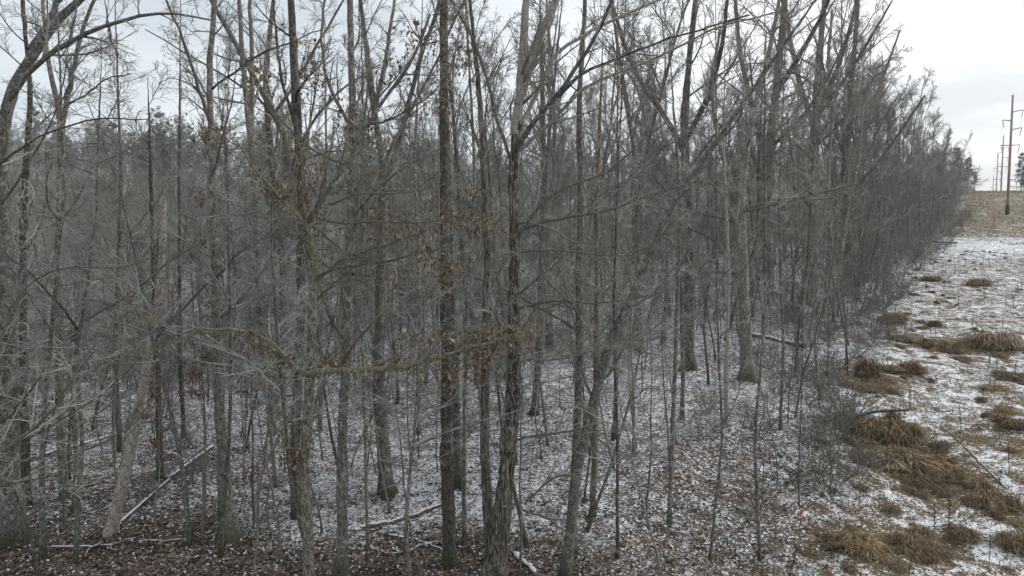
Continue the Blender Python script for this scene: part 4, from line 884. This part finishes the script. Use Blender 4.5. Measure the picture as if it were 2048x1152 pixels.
# pines
def pine(seed, H=14, whorls=16, spread=2.6, snow=True, dens=26):
    r = np.random.default_rng(seed); n = 8
    P = np.zeros((n, 3)); P[:, 2] = np.linspace(-.3, H, n); R = np.linspace(.16, .03, n)
    A, RA = spawn(P[None], R[None], whorls * 4, .35, .98, 78, spread / H * 1.2, 6, .3, .03, .06, .012, r, lmin=.5, lmax=spread * 1.2)
    B_, RB = spawn(A, RA, 5, .3, .98, 40, .38, 3, .5, .04, .1, .007, r)
    pts = np.concatenate([B_.reshape(-1, 3), A[:, 2:].reshape(-1, 3)]); N = len(pts) * 9
    c = np.repeat(pts, 9, 0) + r.normal(0, .11, (N, 3)); a = norm(r.normal(0, 1, (N, 3)) + [0, 0, .35]); q = norm(np.cross(a, r.normal(0, 1, (N, 3))))
    Ln = r.uniform(.12, .24, (N, 1)); V = np.stack([c - q * .022, c + q * .022, c + a * Ln], 1)
    me = make_mesh('foliage', V.reshape(-1, 3), [np.arange(N * 3).reshape(-1, 3)], M['needle'], False)
    sn_ = None
    if snow:
        k = r.random(len(pts)) < .10; c = pts[k] + [0, 0, .08]; m_ = len(c); s = r.uniform(.06, .15, (m_, 1)); ang = r.uniform(0, 6.28, m_)
        d = np.stack([np.cos(ang), np.sin(ang), r.normal(0, .2, m_)], 1); e_ = np.stack([-np.sin(ang), np.cos(ang), r.normal(0, .2, m_)], 1)
        V = np.stack([c - d * s, c - e_ * s * .5, c + d * s, c + e_ * s * .5, c + [0, 0, .06]], 1); i = np.arange(m_)[:, None] * 5
        sn_ = make_mesh('snow_clumps', V.reshape(-1, 3), [np.concatenate([i + np.array([[a_, b_, 4]]) for a_, b_ in ((0, 1), (1, 2), (2, 3), (3, 0))])], M['snow'])
    return tube_mesh('trunk', [(P[None], R[None], 7), (A, RA, 3)], M['dark']), me, sn_
PINE = [pine(800), pine(801, 12, 14, 3.0)]; PINEN = pine(802, 11, 15, 1.9, False)
for i in range(34):
    Y = r.uniform(135, 205); px = r.uniform(60, 640); top = 256 + r.normal(0, 16)
    q = at(px, top, Y); g_ = float(height(q[0], q[1])); H = q[2] - g_
    v = PINE[i % 2]; s = float(np.clip(H / 13, .7, 1.5))
    t = thing('pine_tree', 'dark pine flecked with snow on the far hillside across the hollow', 'pine tree', (q[0], q[1], g_), r.uniform(0, 6), s, 'pines on the far hillside')
    link('trunk', v[0], t); link('foliage', v[1], t, 'stuff'); link('snow_clumps', v[2], t, 'stuff')
for (px, top, Y, lb) in ((1938, 318, 150, 'dark pine ending the tree row below the hill crest'), (1915, 300, 140, 'dark pine second from the end of the tree row by the crest'), (1880, 330, 112, 'shorter pine mixed into the bare edge row near the flat snowy brow'), (1950, 345, 163, 'small pine at the very end of the tree row on the crest')):
    q = at(px, top, Y); g_ = float(height(q[0], q[1])); s = (q[2] - g_) / 11
    t = thing('pine_tree', lb, 'pine tree', (q[0], q[1], g_), r.uniform(0, 6), (max(s, .6) * 1.0, max(s, .6) * 1.0, s * 1.05)); link('trunk', PINEN[0], t); link('foliage', PINEN[1], t, 'stuff')
# trees on the far right side of the clearing
for i, (px, top, Y) in enumerate(((2046, 305, 215), (2060, 290, 210), (2038, 352, 240), (2080, 280, 200), (2110, 260, 190), (2140, 250, 180), (2052, 330, 235), (2100, 275, 205))):
    q = at(px, top, Y); g_ = float(height(q[0], q[1])); v = EDGE[i % 3] if i % 3 else PINEN[:2]; s = (q[2] - g_) / (17 if i % 3 else 11)
    t = thing('bare_tree' if i % 3 else 'pine_tree', ('bare dark tree' if i % 3 else 'dark evergreen') + ' in the clump on the far side of the clearing behind the poles', 'tree', (q[0], q[1], g_), i, s, 'tree clump across the clearing')
    link('trunk', v[0], t); link('crown' if i % 3 else 'foliage', v[1], t, 'stuff')

# far wood as one mass (geometry nodes)
def scatter(name, label, cat, meshes, pts, scl, rot):
    me = bpy.data.meshes.new(name); me.vertices.add(len(pts)); me.vertices.foreach_set('co', np.asarray(pts, np.float32).ravel())
    for nm, ty, arr in (('scl', 'FLOAT', scl), ('rot', 'FLOAT', rot), ('var', 'INT', rng.integers(0, len(meshes), len(pts)))):
        a = me.attributes.new(nm, ty, 'POINT'); a.data.foreach_set('value', np.asarray(arr, np.int32 if ty == 'INT' else np.float32))
    me.update(); o = link(name, me); tag(o, label, cat, kind='stuff')
    ng = bpy.data.node_groups.new(name, 'GeometryNodeTree'); ng.interface.new_socket('Geometry', in_out='INPUT', socket_type='NodeSocketGeometry'); ng.interface.new_socket('Geometry', in_out='OUTPUT', socket_type='NodeSocketGeometry')
    N_ = ng.nodes; l_ = ng.links; gi = N_.new('NodeGroupInput'); go = N_.new('NodeGroupOutput'); jn = N_.new('GeometryNodeJoinGeometry')
    def na(nm, ty):
        a = N_.new('GeometryNodeInputNamedAttribute'); a.data_type = ty; a.inputs['Name'].default_value = nm; return a.outputs['Attribute']
    cx = N_.new('ShaderNodeCombineXYZ'); l_.new(na('rot', 'FLOAT'), cx.inputs[2])
    for k_, objs in enumerate(meshes):
        cp = N_.new('FunctionNodeCompare'); cp.data_type = 'INT'; cp.operation = 'EQUAL'; l_.new(na('var', 'INT'), cp.inputs[2]); cp.inputs[3].default_value = k_
        for ob in objs:
            oi = N_.new('GeometryNodeObjectInfo'); oi.inputs['Object'].default_value = ob; oi.transform_space = 'ORIGINAL'; oi.inputs['As Instance'].default_value = True
            ip = N_.new('GeometryNodeInstanceOnPoints'); l_.new(gi.outputs[0], ip.inputs['Points']); l_.new(cp.outputs[0], ip.inputs['Selection']); l_.new(oi.outputs['Geometry'], ip.inputs['Instance'])
            l_.new(cx.outputs[0], ip.inputs['Rotation']); l_.new(na('scl', 'FLOAT'), ip.inputs['Scale']); l_.new(ip.outputs[0], jn.inputs[0])
    l_.new(jn.outputs[0], go.inputs[0])
    md = o.modifiers.new('scatter', 'NODES'); md.node_group = ng
    return o
def first_obj(me): return next(o for o in bpy.data.objects if o.data == me)
vobs = [[first_obj(v[0]), first_obj(v[1])] for v in VAR]
N = 2600; y = 76 + 330 * rng.random(N) ** .75; x = y * rng.uniform(-1.0, .95, N)
u = x - edge(y); k = (u < -3) | ((x > .67 * y + 14) & (y > 190)); x, y, u = x[k], y[k], u[k]
sc_ = rng.uniform(.65, 1.05, len(x)) * np.where(x / y < -.25, .85, 1.0) * np.where(u > -25, np.interp(y, [60, 95, 118, 170, 400], [1, .72, .58, .45, .6]), 1) * np.where(u > 0, .7, 1)
scatter('far_wood', 'dense mass of bare grey trees filling the hillsides beyond', 'woods', vobs, np.stack([x, y, height(x, y) - .1], 1), sc_, rng.uniform(0, 6.28, len(x)))
uob = [[first_obj(v[0]), first_obj(v[1])] for v in UND] + [[first_obj(v[0]), first_obj(v[1])] for v in SHR]
N = 2300; y = 34 + 150 * rng.random(N) ** .8; x = y * rng.uniform(-1.0, .8, N); k = (x < edge(y) - .5) & ~((y < 38) & (x / y > .1) & (x / y < .5)); x, y = x[k], y[k]
scatter('far_brush', 'tangled bare undergrowth twigs filling the wood behind the near trees', 'undergrowth', uob, np.stack([x, y, height(x, y) - .05], 1), rng.uniform(.5, 1.1, len(x)), rng.uniform(0, 6.28, len(x)))

# ------------------------------------------------------------------ grass tussocks, weeds, ferns, ribbon
def tussock(seed, nb=900, rad=.45, hgt=.38):
    r = np.random.default_rng(seed); a = r.uniform(0, 2 * PI, nb); rr = rad * np.sqrt(r.random(nb)) * .75
    lean = r.normal(0, 1.25, nb); dirx = np.cos(a + lean); diry = np.sin(a + lean); Ln = r.uniform(.5, 1.1, nb) * rad * 1.15; h = hgt * r.uniform(.25, 1.15, nb) * (1 - .5 * (rr / rad) ** 2) * (1 + .35 * np.sin(a * 3 + seed) * (rr / rad)); Ln *= r.uniform(.4, 1.1, nb)
    c = np.stack([np.cos(a) * rr, np.sin(a) * rr, h * .2], 1); P = []
    for t_ in (0, .35, .7, 1.0):
        P.append(c + np.stack([dirx * Ln * t_, diry * Ln * t_, h * (2.9 * t_ - 2.9 * t_ * t_) + h * .55 * (1 - t_)], 1))
    q = np.stack([-diry, dirx, np.zeros(nb)], 1) * r.uniform(.004, .008, (nb, 1))
    V = np.stack([P[0] - q, P[0] + q, P[1] - q, P[1] + q, P[2] - q, P[2] + q, P[3]], 1).reshape(-1, 3)
    i = np.arange(nb)[:, None] * 7
    quads = np.concatenate([i + np.array([[0, 1, 3, 2]]), i + np.array([[2, 3, 5, 4]])]); tri = i + np.array([[4, 5, 6]])
    # matted core
    m_, s_ = 5, 12; core = []
    for j in range(m_):
        f = j / (m_ - 1)
        for k_ in range(s_):
            b_ = 2 * PI * k_ / s_; R_ = rad * .8 * (1 - f) ** .7 * r.uniform(.8, 1.15) + .01; core.append((math.cos(b_) * R_, math.sin(b_) * R_, -.06 + hgt * .75 * math.sin(f * PI / 2)))
    cq = np.array([(j * s_ + k_, j * s_ + (k_ + 1) % s_, (j + 1) * s_ + (k_ + 1) % s_, (j + 1) * s_ + k_) for j in range(m_ - 1) for k_ in range(s_)]) + len(V)
    return make_mesh('tussock', np.concatenate([V, np.array(core)]), [quads, tri, cq], M['straw'])
TUS = [tussock(850 + i, [900, 1100, 700, 1000][i], [.45, .55, .38, .5][i], [.26, .32, .34, .22][i]) for i in range(4)]
TL = ['small flat tussock high in the clearing below the snowy brow', 'straw tussock at the wood edge level with the fallen log', 'tall shaggy tussock at the wood edge left of the clearing', "straw tussock beside the wood edge just below the log's level", 'wide tan tussock in the middle of the upper clearing', 'broad dark tussock by the right frame side of the upper clearing', "broad matted tussock just above the big straw mound's level", 'tussock cut by the right frame side above the fallen brushy limb', 'small ring-shaped tussock on snow below the big straw mound', 'tiny tussock at the wood edge below the big straw mound', 'large bright tussock right of the ring-shaped one', 'upright tussock at the brush near the bottom of the clearing', 'largest tussock at the bottom edge of the clearing', 'medium tussock right of the largest bottom tussock', 'tussock in the bottom corner of the clearing', 'low tussock at the foot of the tall shaggy one', 'tussock above the arching limb of the straw mound', 'small tussock high up near the right of the clearing', 'dull tussock half inside the brush left of the tall shaggy one', 'small tussock near the right side, above the brushy limb', "low spreading tussock right below the straw mound's tail", 'small tussock directly under the big straw mound', 'small round tussock in the upper middle of the clearing', 'little tussock right of the wide tan one']
big = [(1862, 560, 22), (1790, 640, 26), (1735, 755, 30, 'tall'), (1805, 678, 26), (1882, 698, 36), (1985, 692, 46), (1822, 742, 36), (2018, 755, 32), (1785, 1022, 24), (1722, 975, 15), (1972, 1010, 52), (1722, 1090, 42),
       (1840, 1105, 60), (1925, 1072, 30), (2028, 1092, 42), (1735, 778, 26), (1782, 782, 20), (1960, 570, 20), (1700, 772, 26), (1990, 778, 22), (1888, 985, 30), (1800, 955, 18), (1870, 650, 18), (1920, 720, 18)]
words_ = ['tan', 'rusty brown', 'straw brown', 'dark tan']
for i, q in enumerate(big):
    p = hit(q[0], q[1]); s = q[2] * p[1] / F / .5
    build('grass_tussock', TL[i], 'grass clump', [TUS[i % 4]], p[0], p[1], (s * 1.1, s * (.75 + .1 * (i % 4)), s * (1.5 if len(q) > 3 else .62 + .1 * (i % 3))), i * 1.3, 'large straw tussocks in the clearing', names=('blades',))
rm = np.random.default_rng(12)
for (cx_, cy_, rx_, ry_, n_, wl_) in ((1790, 905, 80, 50, 15, 'on the big straw mound'), (1890, 955, 45, 25, 5, 'at the tail of the big straw mound'), (1745, 855, 35, 20, 4, 'under the arching limb'), (1745, 760, 40, 30, 5, 'around the tall shaggy tussock'), (1985, 695, 45, 20, 3, 'by the broad dark tussock'), (1835, 1105, 60, 25, 4, 'by the largest bottom tussock'), (1970, 1015, 45, 25, 4, 'by the large bright tussock'), (1720, 1090, 35, 18, 3, 'by the brush at the bottom'), (2010, 850, 30, 25, 3, 'above the fallen brushy limb'), (1870, 690, 60, 12, 3, 'by the wide tan tussock')):
    for j in range(n_):
        p = hit(cx_ + rm.normal(0, .55) * rx_, min(1150, cy_ + rm.normal(0, .55) * ry_)); s = rm.uniform(.45, 1.15)
        build('ragged_tussock', 'ragged matted straw tuft ' + wl_, 'grass clump', [TUS[rm.integers(0, 4)]], p[0], p[1], (s, s * rm.uniform(.6, 1), s * rm.uniform(.5, 1.2)), rm.uniform(0, 6), 'ragged tufts ' + wl_, (rm.normal(0, .2), rm.normal(0, .2)), names=('blades',))
mound = [(1745, 860, 50, 'left upper hump of the big brown straw mound, under the arching limb'), (1800, 875, 60, 'top hump of the big brown straw mound'), (1790, 920, 62, 'broad middle hump of the big brown straw mound'), (1850, 930, 55, 'right middle hump of the big brown straw mound'), (1830, 960, 36, 'lower front hump of the big brown straw mound'), (1895, 955, 42, 'right-hand tail hump of the big brown straw mound'), (1745, 905, 40, 'left lower hump of the big straw mound')]
for i, (a, b_, w_, lb) in enumerate(mound):
    p = hit(a, b_); s = w_ * p[1] / F / .5
    build('straw_mound', lb, 'grass clump', [TUS[(i + 1) % 4]], p[0], p[1], (s, s, s * .62), i * 2.1, None, names=('blades',))
r = np.random.default_rng(77)
for i in range(290):
    y_ = 15 + 65 * r.random() ** 1.4; x_ = float(edge(y_)) + r.uniform(-.8, 24)
    if x_ / y_ > .9: continue
    build('small_tussock', 'small dull tan grass tuft sticking out of the patchy snow in the clearing', 'grass clump', [TUS[r.integers(0, 4)]], x_, y_, (r.uniform(.2, .7), r.uniform(.2, .6), r.uniform(.2, .6)), r.uniform(0, 6), 'small grass tufts in the clearing', names=('blades',))
def weed(seed):
    r = np.random.default_rng(seed); n = 6; H = r.uniform(.7, 1.1); P = np.zeros((n, 3)); P[:, 2] = np.linspace(-.08, H, n); P[:, :2] = np.cumsum(r.normal(0, .012, (n, 2)), 0)
    R = np.linspace(.013, .007, n); A, RA = spawn(P[None], R[None], 12, .45, .99, 35, .14, 3, .7, .05, .1, .006, r, lmin=.05, lmax=.2)
    tip = A[:, -1]; N = len(tip) * 3; c = np.repeat(tip, 3, 0) + r.normal(0, .012, (N, 3)); V = np.stack([c, c + r.normal(0, .02, (N, 3)), c + r.normal(0, .02, (N, 3))], 1)
    v1 = tube_mesh('stalk', [(P[None], R[None], 4), (A, RA, 3)], M['weed'])
    return v1, make_mesh('seed_heads', V.reshape(-1, 3), [np.arange(N * 3).reshape(-1, 3)], M['weed'], False)
WD = [weed(870 + i) for i in range(4)]
for i in range(240):
    y_ = 15 + 60 * r.random() ** 1.3; x_ = float(edge(y_)) + r.uniform(-1.5, 22)
    if x_ / y_ > .9: continue
    v = WD[i % 4]
    build('dead_weed', 'dark dry upright weed stalk standing in the snowy clearing', 'weed', v, x_, y_, r.uniform(.6, 1.35), r.uniform(0, 6), 'dead weed stalks in the clearing', (r.normal(0, .08), r.normal(0, .08)), ('stalk', 'seed_heads'))
# green ferns
def fern(seed):
    r = np.random.default_rng(seed); V, F3 = [], []
    for j in range(9):
        a = r.uniform(0, 6.28); L_ = r.uniform(.25, .45)
        for k_ in range(9):
            f = (k_ + .5) / 9; c = np.array([math.cos(a) * L_ * f, math.sin(a) * L_ * f, .28 * math.sin(f * 2.4)]); wd = .07 * math.sin(PI * (.15 + .8 * f))
            q = np.array([-math.sin(a), math.cos(a), -.2]); d = np.array([math.cos(a), math.sin(a), 0]) * .03
            for s in (-1, 1):
                o_ = len(V); V += [c - d * .5, c + d * .6, c + q * wd * s + d]; F3.append((o_, o_ + 1, o_ + 2))
    return make_mesh('fronds', np.array(V), [np.array(F3)], M['green'], False)
FN = [fern(880), fern(881)]
for i, (a, b_, s, lb) in enumerate([(1438, 985, 1.0, 'dark green fern tuft right of the thin grey tree low on the slope'), (1505, 875, 1.1, 'dark green sprig on the slope left of the straw mound'), (1465, 940, .7, 'small green sprig just above the low dark fern'), (1495, 1045, .9, 'green fern near the foot of the slope by the pale stem'),
                                    (1272, 935, .7, 'little green sprig in leaf litter left of the thin grey tree'), (1575, 965, .8, 'faint green sprig in brush left of the snowy clearing'), (1115, 1030, .7, 'green moss tuft right of the central tree foot'), (782, 1002, .8, 'green moss tuft at the foot of the heavy-footed grey tree'), (1340, 1128, .8, 'green fern at the bottom edge below the thin grey tree')]):
    p = hit(a, b_); build('green_fern', lb, 'fern', [FN[i % 2]], p[0], p[1], s, i, None, names=('fronds',))
p = hit(1601, 1052); t = thing('marker_ribbon', 'small bright pink ribbon marker tied to a stake in the brush', 'marker', p)
link('stake', tube_mesh('stake', [(np.array([[[0, 0, -.1], [0, 0, .2], [0, 0, .45]]]), np.array([[.008, .008, .007]]), 6)], M['weed']), t)
link('ribbon', make_mesh('ribbon', np.array([(0, 0, .44), (.05, .01, .42), (.06, .03, .33), (.01, .0, .34), (.03, -.02, .24), (.075, .02, .22)]), [np.array([(0, 1, 2, 3), (3, 2, 5, 4)])], M['ribbon']), t)
# thin air haze
hz = bpy.data.materials.new('haze'); hz.use_nodes = True; hz.node_tree.nodes.clear()
ho = hz.node_tree.nodes.new('ShaderNodeOutputMaterial'); hv = hz.node_tree.nodes.new('ShaderNodeVolumePrincipled')
hv.inputs['Color'].default_value = (.95, .95, .95, 1); hv.inputs['Density'].default_value = .0005; hv.inputs['Anisotropy'].default_value = .1
hz.node_tree.links.new(hv.outputs[0], ho.inputs['Volume'])
x0, x1, y0, y1, z0, z1 = -950, 1150, -130, 1540, -16, 62
V = [(a, b_, c) for a in (x0, x1) for b_ in (y0, y1) for c in (z0, z1)]
o = link('haze', make_mesh('haze', V, [np.array([(0, 1, 3, 2), (4, 6, 7, 5), (0, 4, 5, 1), (2, 3, 7, 6), (0, 2, 6, 4), (1, 5, 7, 3)])], hz, False)); tag(o, 'thin damp winter haze hanging in the air over the wood', 'haze', kind='stuff')
print('objects', len(bpy.data.objects), 'tris', sum(len(m.polygons) * 2 for m in bpy.data.meshes))
